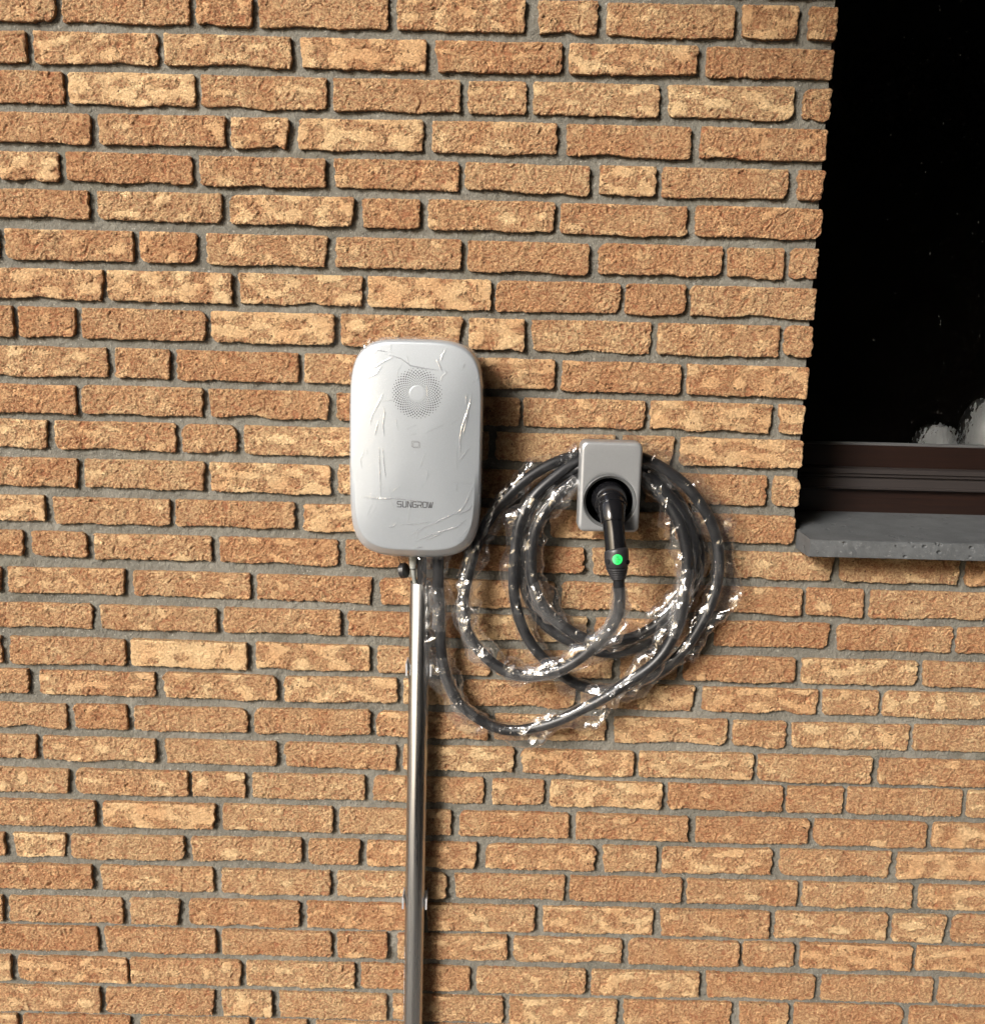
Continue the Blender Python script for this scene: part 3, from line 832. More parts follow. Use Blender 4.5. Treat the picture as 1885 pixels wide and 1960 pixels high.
def rrect(cx, cz, w_, h_, r, k=5):
    o = []
    for qx, qz, a0 in ((1, 1, 0), (-1, 1, 90), (-1, -1, 180), (1, -1, 270)):
        for i in range(k + 1):
            a = R_(a0 + 90 * i / k)
            o.append((cx + qx * (w_ / 2 - r) + r * math.cos(a), cz + qz * (h_ / 2 - r) + r * math.sin(a)))
    return o + [o[0]]
MAT_INK2 = simple('printed_pale_grey', (.16, .16, .165), .55)
strokes([rrect(-1.9, 1.0, 11.6, 9.4, 1.8), rrect(.4, -.5, 11.2, 9.2, 1.8)], .6, on_cover, (2.2, 12.4), 1.0, 'card_symbol', MAT_INK2, charger)

# clear film stretched over the cover: a shell of its own with folds
MAT_FILM_BOX = film_material('clear_film_on_box', haze=.006, base=.07, edge=.14, rough=.14, bumpd=.0004, bsc=60)
WR = [[(90, 99), (89, 85), (84, 67), (76, 43), (73, 23), (74, -1)], [(89, 83), (80, 38), (75, 22)], [(89, 9), (70, -16)], [(49, 170), (42, 158), (39, 146)], [(33, 151), (42, 133)], [(40, 115), (43, 125), (50, 130), (47, 135)], [(-80, 118), (-65, 125), (-55, 139)], [(-70, 134), (-55, 144), (-36, 154)], [(-71, 156), (-63, 164), (-39, 160)], [(-53, 94), (-63, 73), (-71, 58), (-74, 43)], [(-53, 73), (-50, 63), (-53, 43), (-51, 25)], [(-61, 48), (-66, 26)], [(-59, 5), (-58, -20), (-56, -76)], [(-53, 4), (-51, -19), (-48, -44)], [(72, 135), (79, 145)], [(-50, 158), (-25, 151), (-9, 140), (16, 136), (35, 134)], [(82, 95), (82, 80)], [(-88, -78), (-56, -79), (-29, -78), (-5, -80), (17, -82)], [(-11, -142), (3, -134), (7, -129), (16, -125)], [(4, -144), (7, -134), (20, -124), (36, -117), (55, -107), (74, -98), (85, -84), (97, -51)], [(2, -151), (14, -145), (34, -136), (53, -130), (72, -123), (85, -112)], [(-27, -124), (-16, -121), (1, -121), (28, -115)], [(-42, -127), (-35, -126), (-30, -120)], [(18, -148), (30, -143), (46, -135)], [(71, -103), (90, -94), (95, -87)], [(-1, -161), (14, -160)]]
NT2, NR2 = 460, 130
th2 = np.linspace(0, 2 * math.pi, NT2, endpoint=False)
ox2, oz2 = outline(th2)
rh2 = np.concatenate([np.linspace(.01, .94, NR2), .945 + .055 * np.sin(np.linspace(0.05, math.pi / 2, 14))])
Fx = ox2[:, None] * rh2[None]; Fz = oz2[:, None] * rh2[None]
H = np.zeros_like(Fx)
fx, fz = Fx * 1000, Fz * 1000
rw = random.Random(5)
for _ in range(34):      # faint short creases between the main folds
    ax_, az_ = rw.uniform(-88, 88), rw.uniform(-160, 160); an = rw.choice([rw.gauss(1.5, .3), rw.gauss(.6, .4)]); ln = rw.uniform(8, 42)
    WR.append([(ax_, az_), (ax_ + ln * .5 * math.cos(an) + rw.gauss(0, 1.5), az_ + ln * .5 * math.sin(an) + rw.gauss(0, 1.5)), (ax_ + ln * math.cos(an), az_ + ln * math.sin(an))])
for wi, pl in enumerate(WR):
    hgt = rw.uniform(.8, 1.6) if wi < len(WR) - 34 else rw.uniform(.15, .55); wd = rw.uniform(.6, 1.0)
    best = np.full(fx.shape, 1e9); par = np.zeros_like(fx)
    tot = sum(math.dist(a, b) for a, b in zip(pl[:-1], pl[1:])); acc = 0
    jx = nz(fx, fz, 22, 1) * .5
    for a, b in zip(pl[:-1], pl[1:]):
        L = math.dist(a, b) + 1e-6; ux, uz = (b[0] - a[0]) / L, (b[1] - a[1]) / L
        s_ = np.clip((fx - a[0]) * ux + (fz - a[1]) * uz, 0, L)
        d = np.hypot(fx - a[0] - ux * s_, fz - a[1] - uz * s_)
        par = np.where(d < best, (acc + s_) / tot, par); best = np.minimum(best, d); acc += L
    taper = np.clip(np.sin(np.clip(par, .02, .98) * math.pi), 0, 1) ** .5
    H = np.maximum(H, hgt * taper * np.exp(-((best + jx * .3) / wd) ** 2))
HF = H.copy()
H += .10 * np.clip(nz(fx, fz * .6, 30, 2), 0, 3) + .04 * nz(fx, fz, 9, 3)
Fy = -front_y(np.broadcast_to(rh2[None], Fx.shape), th2[:, None]) - .0009 - H / 1000
er = [1.012, 1.022, 1.018, .99]; ey = [-.070, -.050, -.034, -.020]
lo_ = nz(th2 * 300, th2 * 0, 90, 1)[:, None]; hi_ = nz(th2 * 300, th2 * 0 + 55, 30, 2)[:, None]
lo_[-6:] = 0; hi_[-6:] = 0
Fx = np.hstack([Fx] + [ox2[:, None] * (r + (.012 * lo_ + .006 * hi_) * (i / 3)) for i, r in enumerate(er)])
Fz = np.hstack([Fz] + [oz2[:, None] * (r + (.008 * lo_ + .005 * hi_) * (i / 3)) for i, r in enumerate(er)])
Fy = np.hstack([Fy] + [np.full((NT2, 1), y) for y in ey])
V = np.stack([CX + Fx, Fy, CZ + Fz], -1).reshape(-1, 3)
film = tag(empty('protective_film', (CX, -.11, CZ)), 'clear crinkled protective film wrapped round the silver charging box', 'plastic film')
FO = np.hstack([np.clip(HF, 0, 1), np.zeros((NT2, 4))])
link('film_sheet', np_mesh('film_sheet', V, grid_quads(NT2, Fx.shape[1], wrap_u=True), True, {'fold': FO}), MAT_FILM_BOX, film)

MAT_FILM = film_material('clear_sleeve_film', haze=.009, base=.10, edge=.45, rough=.14, bumpd=.0024, bsc=24)
def flap(pts_in, pts_out, seed, name='film_flap', amp=.0025):
    """loose crumpled edge of film between two polylines"""
    A, _ = smooth_path(pts_in, .004); m_ = len(A)
    B_, _ = smooth_path(pts_out, .004)
    B_ = np.stack([np.interp(np.linspace(0, 1, m_), np.linspace(0, 1, len(B_)), B_[:, k]) for k in range(3)], 1)
    nn = 7
    G = np.stack([A + (B_ - A) * t for t in np.linspace(0, 1, nn)], 1)
    s = np.arange(m_)[:, None] * 4.0 + 0 * np.arange(nn)[None]; u = np.arange(nn)[None] * 4.0 + 0 * s
    dy = amp * nz(s, u, 16, seed, .1 * seed); G[:, :, 1] += dy
    G[:, :, 0] += .4 * amp * nz(s, u, 12, seed + 1, .2); G[:, :, 2] += .4 * amp * nz(s, u, 12, seed + 2, .3)
    return link(name, np_mesh(name, G.reshape(-1, 3), grid_quads(m_, nn), False), MAT_FILM, film)
c2 = lambda x, z, d: (CX + x / 1000, -d, CZ + z / 1000)
flap([c2(-88, 150, .085), c2(-60, 168, .088), c2(-20, 177, .09), c2(15, 179, .09)], [c2(-97, 164, .07), (CX - .085, -.07, CZ + .181), c2(-30, 186, .075), c2(25, 181, .08)], 1)
flap([c2(-103, 112, .08), c2(-106, 60, .08), c2(-107, 20, .08)], [c2(-114, 132, .06), c2(-112, 85, .06), c2(-110, 20, .07)], 2)
flap([c2(-104, -90, .08), c2(-97, -122, .08), c2(-85, -146, .08)], [c2(-114, -95, .06), c2(-109, -128, .06), c2(-94, -160, .06)], 3)
flap([c2(-50, -174, .085), c2(0, -178, .088), c2(50, -173, .088), c2(85, -150, .085)], [c2(-62, -184, .07), c2(0, -187, .075), c2(56, -181, .07), c2(96, -152, .06)], 4)
flap([c2(104, 110, .08), c2(106, 60, .08), c2(106, 0, .08), c2(104, -90, .08)], [c2(109, 115, .06), c2(109, 60, .065), c2(110, 0, .06), c2(108, -95, .055)], 5, amp=.001)

# ============================================================ pipe and what comes out of the charger
def steel():
    m = M('stainless_steel'); p = m.pos()
    n = m.noise(m.scale(p, (60, 60, 1.2)), 8, 3, .6)
    m.col(m.mix(m.ramp(n, [(0.3, 0.0), (0.7, 1.0)]), (.36, .357, .35), (.46, .455, .445)))
    m.rough(m.ramp(m.noise(m.scale(p, (30, 30, .8)), 6, 3), [(0.3, 0.22), (0.7, .36)])); m.set(Metallic=1.0)
    m.bump(n, .15, .0004)
    return m.m
MAT_STEEL = steel()
pipe = tag(empty('steel_conduit', (-.1225, -.028, 0.0)), 'polished stainless steel pipe running down the wall from below the silver charging box', 'metal pipe')
PR = .0182
zt_, pxt, pxb = 1.1255, -.1215, -.1255
def pipe_c(z): return pxb + (pxt - pxb) * z / zt_
k_ = 48
prof = [(.0001, PR), (zt_ - .0006, PR), (zt_, PR - .0004), (zt_, PR - .0018), (zt_ - .06, PR - .0018)]
V = []
for i in range(k_):
    a = 2 * math.pi * i / k_
    for z, r in prof: V.append((pipe_c(z) + r * math.cos(a), -.028 + r * math.sin(a), z))
me = np_mesh('tube', np.array(V), grid_quads(k_, len(prof), wrap_u=True), True)
for e in me.edges: pass
link('tube', me, MAT_STEEL, pipe)
MAT_ZINC = simple('zinc_clip', (.62, .63, .65), .42, .7)
for zc in (.966, .511, .08):
    bm = bmesh.new()
    cx_ = pipe_c(zc)
    # a strap behind the pipe with two folded arms that grip its sides
    box(bm, cx_ - .0215, cx_ + .0215, -.0105, -.008, zc - .011, zc + .011)
    box(bm, cx_ - .0232, cx_ - .0216, -.036, .004, zc - .011, zc + .011)
    box(bm, cx_ + .0216, cx_ + .0232, -.036, .004, zc - .011, zc + .011)
    box(bm, cx_ - .0232, cx_ - .0200, -.0385, -.0362, zc - .011, zc + .011)
    box(bm, cx_ + .0200, cx_ + .0232, -.0385, -.0362, zc - .011, zc + .011)
    bm_obj('pipe_clip', bm, MAT_ZINC, pipe)
# faint printed line down the left flank of the pipe
bm = bmesh.new(); rp = random.Random(3); z = .42
while z > .16:
    hgt = rp.uniform(.0018, .0035)
    if rp.random() > .18:
        a = R_(203); w2 = .0016
        c, s_ = pipe_c(z) + (PR + .0003) * math.cos(a), -.028 + (PR + .0003) * math.sin(a)
        tx, ty = -math.sin(a) * w2, math.cos(a) * w2
        bm.faces.new([bm.verts.new(q) for q in ((c - tx, s_ - ty, z), (c + tx, s_ + ty, z), (c + tx, s_ + ty, z - hgt * .45), (c - tx, s_ - ty, z - hgt * .45))])
    z -= hgt + .0009
bm_obj('printed_line', bm, simple('print_white', (.55, .56, .58), .6), pipe)

data = tag(empty('data_cable', (-.133, -.04, 1.14)), 'grey network cable with ribbed boot going down into the steel pipe', 'cable')
MAT_GREYP = simple('grey_plastic', (.27, .28, .26), .5)
tube('boot', [(-.1335, -.046, 1.200), (-.1335, -.046, 1.165), (-.1330, -.044, 1.152)], [.0068, .0068, .0050], MAT_GREYP, data, 20)
for i in range(5):
    z = 1.172 - i * .004
    tube('boot_rib', [(-.1335, -.046, z), (-.1334, -.046, z - .0016)], .0074 - i * .0004, MAT_GREYP, data, 20, .0008)
tube('cord', [(-.1330, -.044, 1.153), (-.1325, -.040, 1.138), (-.1300, -.034, 1.120), (-.129, -.030, 1.08)], .0042, MAT_GREYP, data, 14)
MAT_RUBBER = simple('black_rubber', (.012, .012, .013), .38)
MAT_BLACKGL = simple('black_gloss_plastic', (.006, .006, .007), .14)
feed = tube('power_cable', [(-.1185, -.044, 1.200), (-.1185, -.044, 1.165), (-.1180, -.038, 1.130), (-.1185, -.030, 1.07)], .0085, MAT_RUBBER, None, 22)
tag(feed, 'black supply cable going from the silver charging box down into the steel pipe', 'cable')
cap = tag(empty('rubber_cap', (-.150, -.045, 1.150)), 'small black rubber cap dangling by a thin cord under the silver charging box', 'cap')
def disc_solid(name, c, axis, r, t, mat, parent, k=28, bevel=.0012):
    ax = Vector(axis).normalized(); a = ax.orthogonal().normalized(); b = ax.cross(a)
    bm = bmesh.new(); rings = []
    for d, rr in ((-t / 2, r - bevel), (-t / 2 + bevel, r), (t / 2 - bevel, r), (t / 2, r - bevel)):
        rings.append([bm.verts.new(Vector(c) + ax * d + (a * math.cos(2 * math.pi * i / k) + b * math.sin(2 * math.pi * i / k)) * rr) for i in range(k)])
    for q in range(3):
        for i in range(k): bm.faces.new((rings[q][i], rings[q][(i + 1) % k], rings[q + 1][(i + 1) % k], rings[q + 1][i]))
    bm.faces.new(rings[0][::-1]); bm.faces.new(rings[3])
    return bm_obj(name, bm, mat, parent, False)
disc_solid('cap_body', (-.1495, -.046, 1.1495), (1, -.35, .22), .0135, .0105, MAT_RUBBER, cap)
disc_solid('cap_knob', (-.1562, -.0435, 1.148), (1, -.35, .22), .0032, .004, MAT_RUBBER, cap, 12, .0005)
tube('cord', [(-.1625, -.055, 1.196), (-.1600, -.054, 1.180), (-.1565, -.050, 1.166), (-.1545, -.048, 1.158)], .0007, MAT_RUBBER, cap, 6)

# ============================================================ plug holder
dock = tag(empty('plug_holder', (.1985, 0, 1.311)), 'small silver rectangular wall holder with a round black socket', 'plug holder')
DZT, DZB, DXL, DXR = 1.3875, 1.2343, .1470, .2500
HX, HZ, HR = .1979, 1.2868, .0452
DFY = -.085
def rr_outline(ths, w_, h_, r, cx, cz, ox_, oz_):
    """points of a rounded rectangle hit by rays from (ox_, oz_)"""
    poly = np.array(rrect(cx, cz, w_, h_, r, 10)[:-1])
    ang = np.arctan2(poly[:, 1] - oz_, poly[:, 0] - ox_) % (2 * math.pi)
    o = np.argsort(ang); ang = ang[o]; poly = poly[o]
    ang = np.r_[ang[-1] - 2 * math.pi, ang, ang[0] + 2 * math.pi]; poly = np.vstack([poly[-1:], poly, poly[:1]])
    return np.interp(ths, ang, poly[:, 0]), np.interp(ths, ang, poly[:, 1])
NTD = 240
td = np.linspace(0, 2 * math.pi, NTD, endpoint=False)
W_, H_, Cx_, Cz_ = DXR - DXL, DZT - DZB, (DXL + DXR) / 2, (DZT + DZB) / 2
layers = []
circ = lambda r: (HX + r * np.cos(td), HZ + r * np.sin(td))
full = rr_outline(td, W_, H_, .011, Cx_, Cz_, HX, HZ)
inn = rr_outline(td, W_ - .012, H_ - .012, .0085, Cx_, Cz_, HX, HZ)
def lerp2(a, b, t): return (a[0] + (b[0] - a[0]) * t, a[1] + (b[1] - a[1]) * t)
c0 = circ(HR)
lay = [(circ(HR - .0004), DFY + .0012), (c0, DFY + .0003)]
for t in (.12, .3, .55, .8): lay.append((lerp2(c0, inn, t), DFY))
lay.append((inn, DFY))
for i in range(1, 7):
    a = math.pi / 2 * i / 6
    lay.append((lerp2(inn, full, math.sin(a)), DFY + .006 * (1 - math.cos(a))))
lay += [(full, -.060), (full, -.044), (lerp2(inn, full, .5), -.0425)]
V = np.stack([np.stack([l[0][0], np.full(NTD, l[1]), l[0][1]], -1) for l in lay], 1).reshape(-1, 3)
link('housing', np_mesh('housing', V, grid_quads(NTD, len(lay), wrap_u=True), True), MAT_SILVER2, dock)
bmb = bmesh.new()
bo = rrect(Cx_, Cz_, W_ - .010, H_ - .010, .009, 6)[:-1]
a_ = [bmb.verts.new((x, -.0424, z)) for x, z in bo]; b_ = [bmb.verts.new((x, -.0400, z)) for x, z in bo]
bmb.faces.new(a_[::-1]); bmb.faces.new(b_)
for i in range(len(bo)): bmb.faces.new((a_[i], a_[(i + 1) % len(bo)], b_[(i + 1) % len(bo)], b_[i]))
bm_obj('back_plate', bmb, MAT_DGREY, dock)
def ylathe(name, prof, cx, cz, mat, parent, k=72, smooth=True):
    """profile of (radius, y) turned about the Y axis through cx, cz"""
    V = []
    for i in range(k):
        a = 2 * math.pi * i / k
        for r, y in prof: V.append((cx + r * math.cos(a), y, cz + r * math.sin(a)))
    me = np_mesh(name, np.array(V), grid_quads(k, len(prof), wrap_u=True), smooth)
    return link(name, me, mat, parent)
ylathe('socket_rim', [(HR - .0003, DFY + .003), (HR - .0003, DFY - .0006), (HR - .0014, DFY - .0009), (HR - .0030, DFY + .0006), (HR - .0034, DFY + .0022), (HR - .0052, DFY + .0024), (HR - .0058, DFY + .0045)], HX, HZ, simple('rim_grey', (.085, .088, .09), .32), dock)
ylathe('socket', [(HR - .0056, DFY + .003), (HR - .0075, -.066), (.0345, -.050), (.0335, -.046), (.001, -.046)], HX, HZ, MAT_BLACKGL, dock)
# hub on the wall that the cable hangs over, hidden behind the housing
ylathe('hub', [(.001, -.0398), (.030, -.0398), (.030, -.002), (.001, -.002)], HX, HZ + .002, MAT_DGREY, dock, 36, False)

# ============================================================ plug (charging connector)
plug = tag(empty('charging_plug', (.2, -.1, 1.25)), 'glossy black charging plug hanging out of the silver holder, round green sticker on its collar', 'charging plug')
tube('plug_head', [(.1992, -.050, 1.2905), (.1992, -.070, 1.2890), (.1994, -.082, 1.2868), (.1998, -.094, 1.2812)], [0.0302, 0.0306, 0.0299, 0.0268], MAT_BLACKGL, plug, 40, .0015, ref=(0, 0, 1))
tube('plug_neck', [(.1998, -.0900, 1.2835), (.2002, -.100, 1.2755), (.2010, -.108, 1.2660), (.2020, -.113, 1.2560)], [0.0252, 0.0235, 0.0212, 0.0197], MAT_BLACKGL, plug, 36, .0015)
for dy, r in ((0.0, .0255), (.0105, .0226), (.0185, .0202)):
    z = 1.2808 - dy * 1.05; y = -.0955 - dy * .82
    tube('neck_ring', [(.2000 + dy * .06, y, z), (.2001 + dy * .06, y - .0010, z - .0012)], r, MAT_BLACKGL, plug, 40, .0006)
tube('handle', [(.2016, -.111, 1.2600), (.2040, -.116, 1.2450), (.2062, -.122, 1.2250), (.2082, -.127, 1.2060), (.2086, -.128, 1.2030)], [0.0184, 0.0178, 0.0177, 0.0180, 0.0178], MAT_BLACKGL, plug, 40, .002)
MAT_SATINB = simple('black_satin_plastic', (.016, .016, .018), .42)
tube('collar', [(.2079, -.1270, 1.2135), (.2082, -.1275, 1.2120), (.2087, -.1285, 1.2030), (.2092, -.130, 1.1940), (.2100, -.131, 1.1850)], [0.0189, 0.0198, 0.0200, 0.0199, 0.0177], MAT_SATINB, plug, 40, .0015)
st = []
for i in range(5):
    z = 1.1845 - i * .0040; r = .0182 - i * .0014
    tube('strain_rib', [(.2101 + i * .0007, -.131, z), (.2103 + i * .0007, -.131, z - .0024)], r, MAT_SATINB, plug, 32, .0008)
tube('strain_relief', [(.2098, -.131, 1.188), (.2115, -.131, 1.176), (.2130, -.1305, 1.164)], [.0165, .0132, .0100], MAT_SATINB, plug, 32, .002)
# recessed thumb holes on the collar
for sx_ in (-1, 1):
    disc_solid('collar_hole', (.2092 + sx_ * .0165, -.1432, 1.1965), (sx_ * .75, -1, .1), .0042, .0010, MAT_BLACKGL, plug, 18, .0003)
# sticker
stk = bmesh.new()
def collar_pt(u, v, lift=0.0):
    """u across, v up (m) on the front of the collar"""
    r = .0204 + lift
    return (.2078 + u, -.1290 - math.sqrt(max(1e-8, r * r - u * u)) + v * .17, 1.2020 + v)
SR = .0083
prev = None
rings_ = []
for q in range(5):
    rr_ = SR * q / 4
    if q == 0: rings_.append([stk.verts.new(collar_pt(0, 0, .0006))]); continue
    rings_.append([stk.verts.new(collar_pt(rr_ * math.cos(2 * math.pi * i / 28), rr_ * math.sin(2 * math.pi * i / 28), .0006)) for i in range(28)])
for i in range(28): stk.faces.new((rings_[0][0], rings_[1][i], rings_[1][(i + 1) % 28]))
for q in range(1, 4):
    for i in range(28): stk.faces.new((rings_[q][i], rings_[q + 1][i], rings_[q + 1][(i + 1) % 28], rings_[q][(i + 1) % 28]))
sticker = bm_obj('sticker', stk, simple('green_sticker', (.02, .62, .12), .45), plug, True)
tag(sticker, 'round bright green sticker')
SM = {'Q': [[(0, 0), (0, 1), (.8, 1), (.8, 0), (0, 0)], [(.5, .3), (.95, -.15)]], 'C': [[(.8, 1), (0, 1), (0, 0), (.8, 0)]],
      'P': [[(0, 0), (0, 1), (.75, 1), (.75, .5), (0, .5)]], 'A': [[(0, 0), (.4, 1), (.8, 0)], [(.18, .35), (.62, .35)]],
      'S': [[(.75, 1), (0, 1), (0, .5), (.75, .5), (.75, 0), (0, 0)]], 'O': [[(0, 0), (0, 1), (.8, 1), (.8, 0), (0, 0)]],
      'K': [[(0, 0), (0, 1)], [(.75, 1), (0, .45), (.8, 0)]]}
sg = []
for txt, zz, h_ in (('QC', .0026, .0026), ('PASS', -.0010, .0022), ('OK', -.0052, .0026)):
    wtot = len(txt) * 1.15 * h_ - .3 * h_
    for i, ch in enumerate(txt):
        for s_ in SM[ch]: sg.append([(-wtot / 2 + i * 1.15 * h_ + a * h_, zz + b * h_) for a, b in s_])
strokes(sg, .00045, lambda x, z: collar_pt(x, z, .00085), (0, 0), 1.0, 'sticker_text', simple('dark_green_ink', (.006, .09, .02), .6), plug)
bm = bmesh.new()
box(bm, .1955, .2053, -.0905, -.0870, 1.3045, 1.3125)
o_ = bm_obj('latch_tab', bm, simple('tab_grey', (.16, .155, .145), .5), plug)
# small raised arrow and mark above the plug in the socket
strokes([[(-4.5, 0), (-2.5, 2.5)], [(-2.5, 0), (-4, 1.8)], [(-1, 0), (0, 1.5), (1, 0)], [(2.6, 2.5), (4.6, 0)], [(2.8, .8), (4.2, 2.2)], [(-1, 5.2), (0, 6), (1, 5.2)]],
        .5, lambda x, z: (.1995 + x / 1000, -.0462 - .0004, 1.3150 + z / 1000), (0, 0), 1.0, 'plug_symbol', simple('mark_grey', (.35, .35, .36), .5), plug)

# ============================================================ charging cable in one run, and its clear sleeve
mmv = lambda L: [(x / 1000, y / 1000, z / 1000) for x, y, z in L]
A = [(214, -131, 1168)] + [(215, -128, 1153), (218, -124, 1128), (217, -118, 1102), (205, -108, 1070), (183, -98, 1039), (155, -90, 1010), (126, -84, 990), (96, -78, 979), (65, -72, 973), (34, -68, 978), (3, -64, 997), (-23, -60, 1024), (-39, -56, 1052), (-44, -52, 1079), (-44, -50, 1107), (-39, -48, 1138), (-30, -46, 1176), (-21, -44, 1204), (-6, -40, 1238), (17, -36, 1272), (44, -32, 1300), (74, -28, 1324), (110, -24, 1344), (147, -18, 1356), (202, -15, 1367)]
B = [(-89, -60, 1205)] + [(-89, -55, 1189), (-89, -45, 1124), (-87, -40, 1091), (-85, -36, 1041), (-81, -34, 992), (-72, -32, 952), (-52, -32, 909), (-20, -32, 880), (16, -34, 861), (54, -38, 857), (95, -44, 868), (132, -50, 884), (171, -56, 908), (210, -60, 933), (246, -62, 961), (282, -62, 988), (306, -60, 1014), (323, -58, 1046), (334, -56, 1081), (338, -54, 1122), (342, -52, 1168), (337, -50, 1206), (326, -48, 1242), (306, -42, 1275), (279, -34, 1304), (255, -26, 1320), (203, -18, 1333)]
C1 = [(146, -40, 1316), (105, -46, 1279), (79, -46, 1235), (72, -44, 1185), (76, -42, 1134), (96, -42, 1090), (132, -44, 1056), (173, -44, 1034), (214, -42, 1030), (258, -42, 1039), (296, -44, 1063), (325, -44, 1100), (348, -42, 1141), (355, -40, 1185), (348, -38, 1228), (326, -38, 1268), (296, -40, 1302), (258, -40, 1332), (200, -36, 1348)]
C2 = [(147, -24, 1333), (105, -26, 1307), (70, -26, 1266), (56, -24, 1218), (54, -22, 1167), (62, -22, 1122), (79, -22, 1080), (105, -22, 1048), (144, -22, 1023), (192, -22, 1006), (234, -22, 1004), (277, -22, 1020), (316, -22, 1054), (345, -22, 1094), (365, -22, 1136), (368, -22, 1181), (360, -22, 1222), (338, -22, 1263), (308, -22, 1302), (270, -20, 1335), (202, -18, 1358)]
C3 = [(146, -26, 1345), (107, -34, 1318), (72, -40, 1284), (50, -44, 1240), (44, -44, 1190), (42, -42, 1139), (47, -40, 1094), (61, -38, 1049), (84, -36, 1010), (120, -34, 974), (156, -32, 948), (195, -30, 935), (233, -28, 935), (273, -30, 950), (315, -34, 979), (342, -36, 1007), (365, -36, 1043), (384, -36, 1083), (397, -34, 1124), (401, -34, 1166), (397, -34, 1204), (383, -36, 1244), (359, -38, 1282), (329, -38, 1315), (291, -38, 1341), (254, -36, 1357), (200, -33, 1369)]
full_path = B + C1 + C2 + C3[:] + A[::-1]
cable = tube('charging_cable', mmv(full_path), .0096, simple('cable_black', (.007, .0075, .009), .42, 0, (300, .15, .0004)), None, 22, .004)
tag(cable, 'thick black charging cable hung in loops from the small silver holder', 'cable')

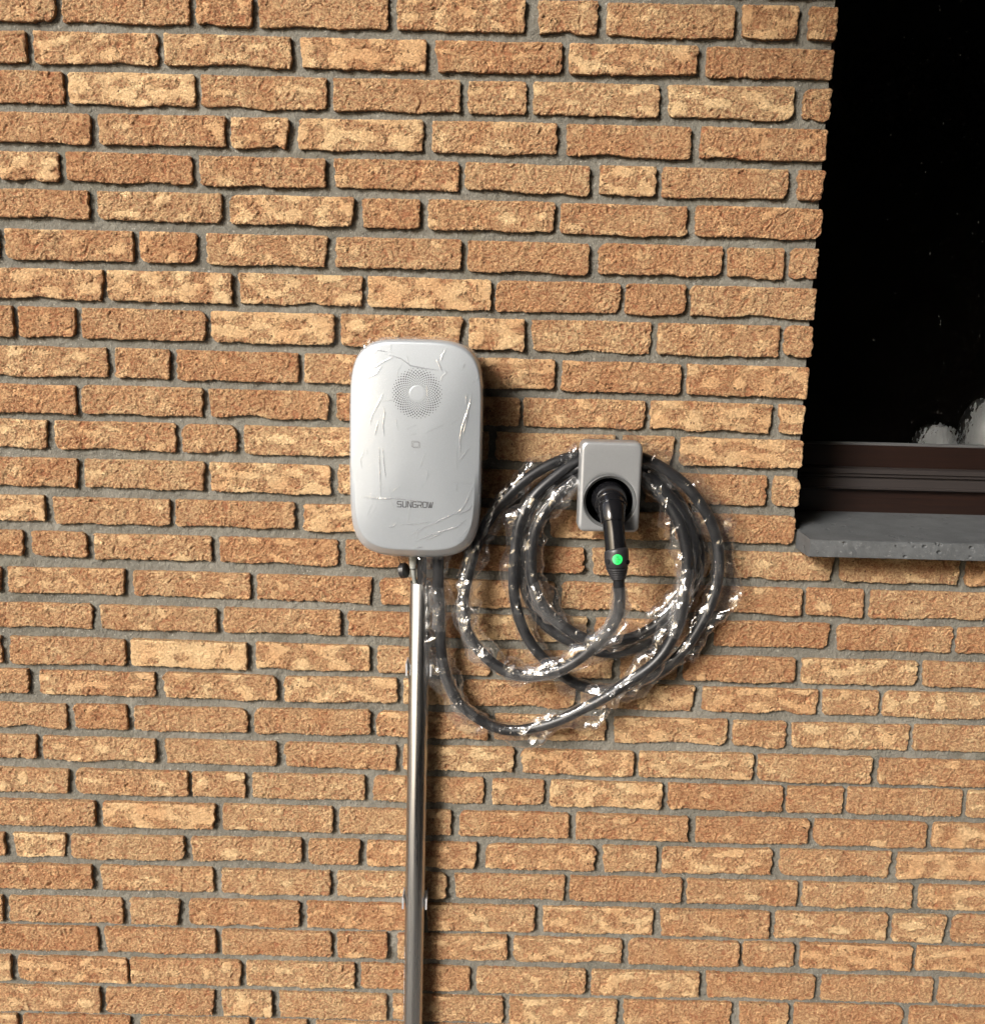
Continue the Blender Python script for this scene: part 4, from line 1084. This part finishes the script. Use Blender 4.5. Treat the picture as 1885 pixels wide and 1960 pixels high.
sleeve = tag(empty('plastic_sleeve', (.15, -.05, 1.0)), 'clear crumpled plastic tubing still covering the looped black cable', 'plastic sleeve')
MAT_BUNCH = film_material('bunched_sleeve_film', haze=.025, base=.19, edge=.4, rough=.16, bumpd=.0030, bsc=34)
def sleeve_part(pts, seed, wide=.0205, thick=.0120, side=0.0, taper=(0, 0), k=40, minw=.0115, step=.0030, folds=1.3, cross=1.5, mat=None, name='sleeve_film'):
    """flattened crumpled tube: irregular flat facets between sharp creases"""
    P, s = smooth_path(mmv(pts), step)
    T, N, Bv = frames(P)
    m_ = len(P); smm = s * 1000
    o = seed * .137
    rs = np.random.default_rng(seed + 40)
    wv = wide * (1 + .17 * nz(smm, smm * 0, 80, seed, o) + .06 * nz(smm, smm * 0 + 9, 30, seed + 1, o))
    wv = np.clip(wv, minw, wide * 1.4)
    tv = np.clip(thick * (1 + .10 * nz(smm, smm * 0 + 30, 50, seed + 2, o)), .0115, .02)
    off = side + .0060 * nz(smm, smm * 0 + 60, 110, seed + 3, o)
    off = np.clip(off, -(wv - .0108), wv - .0108)
    for q, e_ in ((taper[0], s), (taper[1], s[-1] - s)):
        if q:
            f = np.clip(e_ / q, 0, 1); wv = .0112 + (wv - .0112) * f; tv = .0110 + (tv - .0110) * f; off = off * f
    th_ = np.linspace(0, 2 * math.pi, k, endpoint=False)
    TH = np.broadcast_to(th_[None], (m_, k))
    c, sn = np.cos(TH), np.sin(TH)
    ex = c; ez = np.sign(sn) * np.abs(sn) ** 1.2
    SS = np.broadcast_to(smm[:, None], (m_, k))
    dth = lambda ph, w_: np.exp(-(np.abs((TH - ph + math.pi) % (2 * math.pi) - math.pi) / w_) ** 1.4)
    D = np.zeros((m_, k))
    for i in range(6):          # long soft folds running with the cable
        ph = rs.uniform(0, 6.28) + 1.1 * nz(smm, smm * 0 + 100 + 20 * i, 130, seed + i, o)[:, None]
        gate = sst(nz(smm, smm * 0 + 300 + 20 * i, 95, seed + i, o), -.5, .6)[:, None]
        D += folds * .0017 * dth(ph, .20) * gate
    nw = int(smm[-1] / 9 * cross)
    for i in range(nw):         # short slanting creases where the tubing bends
        s0 = rs.uniform(0, smm[-1]); ph = rs.uniform(0, 6.28); sl = rs.normal(0, 9); ext = rs.uniform(.3, .9); w_ = rs.uniform(2.0, 4.2)
        dt = (TH - ph + math.pi) % (2 * math.pi) - math.pi
        q = np.exp(-(np.abs(SS - s0 - sl * dt) / w_) ** 1.5) * np.exp(-(dt / ext) ** 2)
        D += rs.choice([1, 1, -.7]) * rs.uniform(.0008, .0020) * q
    D += .0005 * nz(SS, TH * 11, 30, seed + 2, o)
    rad_b = wv[:, None] * ex + off[:, None]
    rad_n = tv[:, None] * ez
    L = np.sqrt(rad_b ** 2 + rad_n ** 2) + 1e-6
    rad_b = rad_b + rad_b / L * D * .7; rad_n = rad_n + rad_n / L * D
    over = np.abs(rad_b) < .0098
    rad_n = np.where(over, np.sign(rad_n) * np.maximum(np.abs(rad_n), .0106), rad_n)
    ds = np.zeros((m_, k))
    V = P[:, None, :3] + rad_b[..., None] * Bv[:, None] + rad_n[..., None] * N[:, None] + ds[..., None] * T[:, None]
    V[..., 1] = np.minimum(V[..., 1], -.0015)
    V = V.transpose(1, 0, 2).reshape(-1, 3)
    Q = grid_quads(k, m_, wrap_u=True)
    alt = rs.random(len(Q)) < .5
    T1 = np.where(alt[:, None], Q[:, [0, 1, 2]], Q[:, [0, 1, 3]]); T2 = np.where(alt[:, None], Q[:, [0, 2, 3]], Q[:, [1, 2, 3]])
    me = np_mesh(name, V, np.vstack([T1, T2]), True)
    return link(name, me, mat or MAT_FILM, sleeve)
sleeve_part(A[1:17], 1, .0205, .0135, .005, taper=(.10, 0))
sleeve_part(A[16:], 2, .0185, .0130, .001)
sleeve_part(B[1:15], 3, .0240, .0130, .005)
sleeve_part(B[14:], 4, .0200, .0130)
sleeve_part(C1, 5, .0190, .0125, -.004)
sleeve_part(C2[1:-1], 6, .0165, .0120, -.001)
sleeve_part(C3[2:16], 7, .0190, .0125)
sleeve_part(C3[15:], 8, .0250, .0130, .008)

# where the tubing is pushed together it lies in several layers
def bunch(pts, seed, wide=.0135, thick=.0120):
    sleeve_part(pts, seed, wide, thick, k=40, minw=.0115, step=.0022, folds=1.0, cross=2.8, mat=MAT_BUNCH, name='bunched_film', taper=(.012, .012))
bunch(A[1:6], 21, .0118, .0115)
bunch(A[11:17], 22, .0150)
bunch(B[2:5], 23, .014)
bunch(B[5:9], 24, .0125)
bunch(A[7:11], 25, .0125)
bunch(B[18:22], 26, .013)
bunch(C1[4:7], 27, .0125)
bunch(C1[10:13], 28, .0125)
bunch(C1[0:2], 29, .013)
bunch(C3[11:14], 30, .0125)
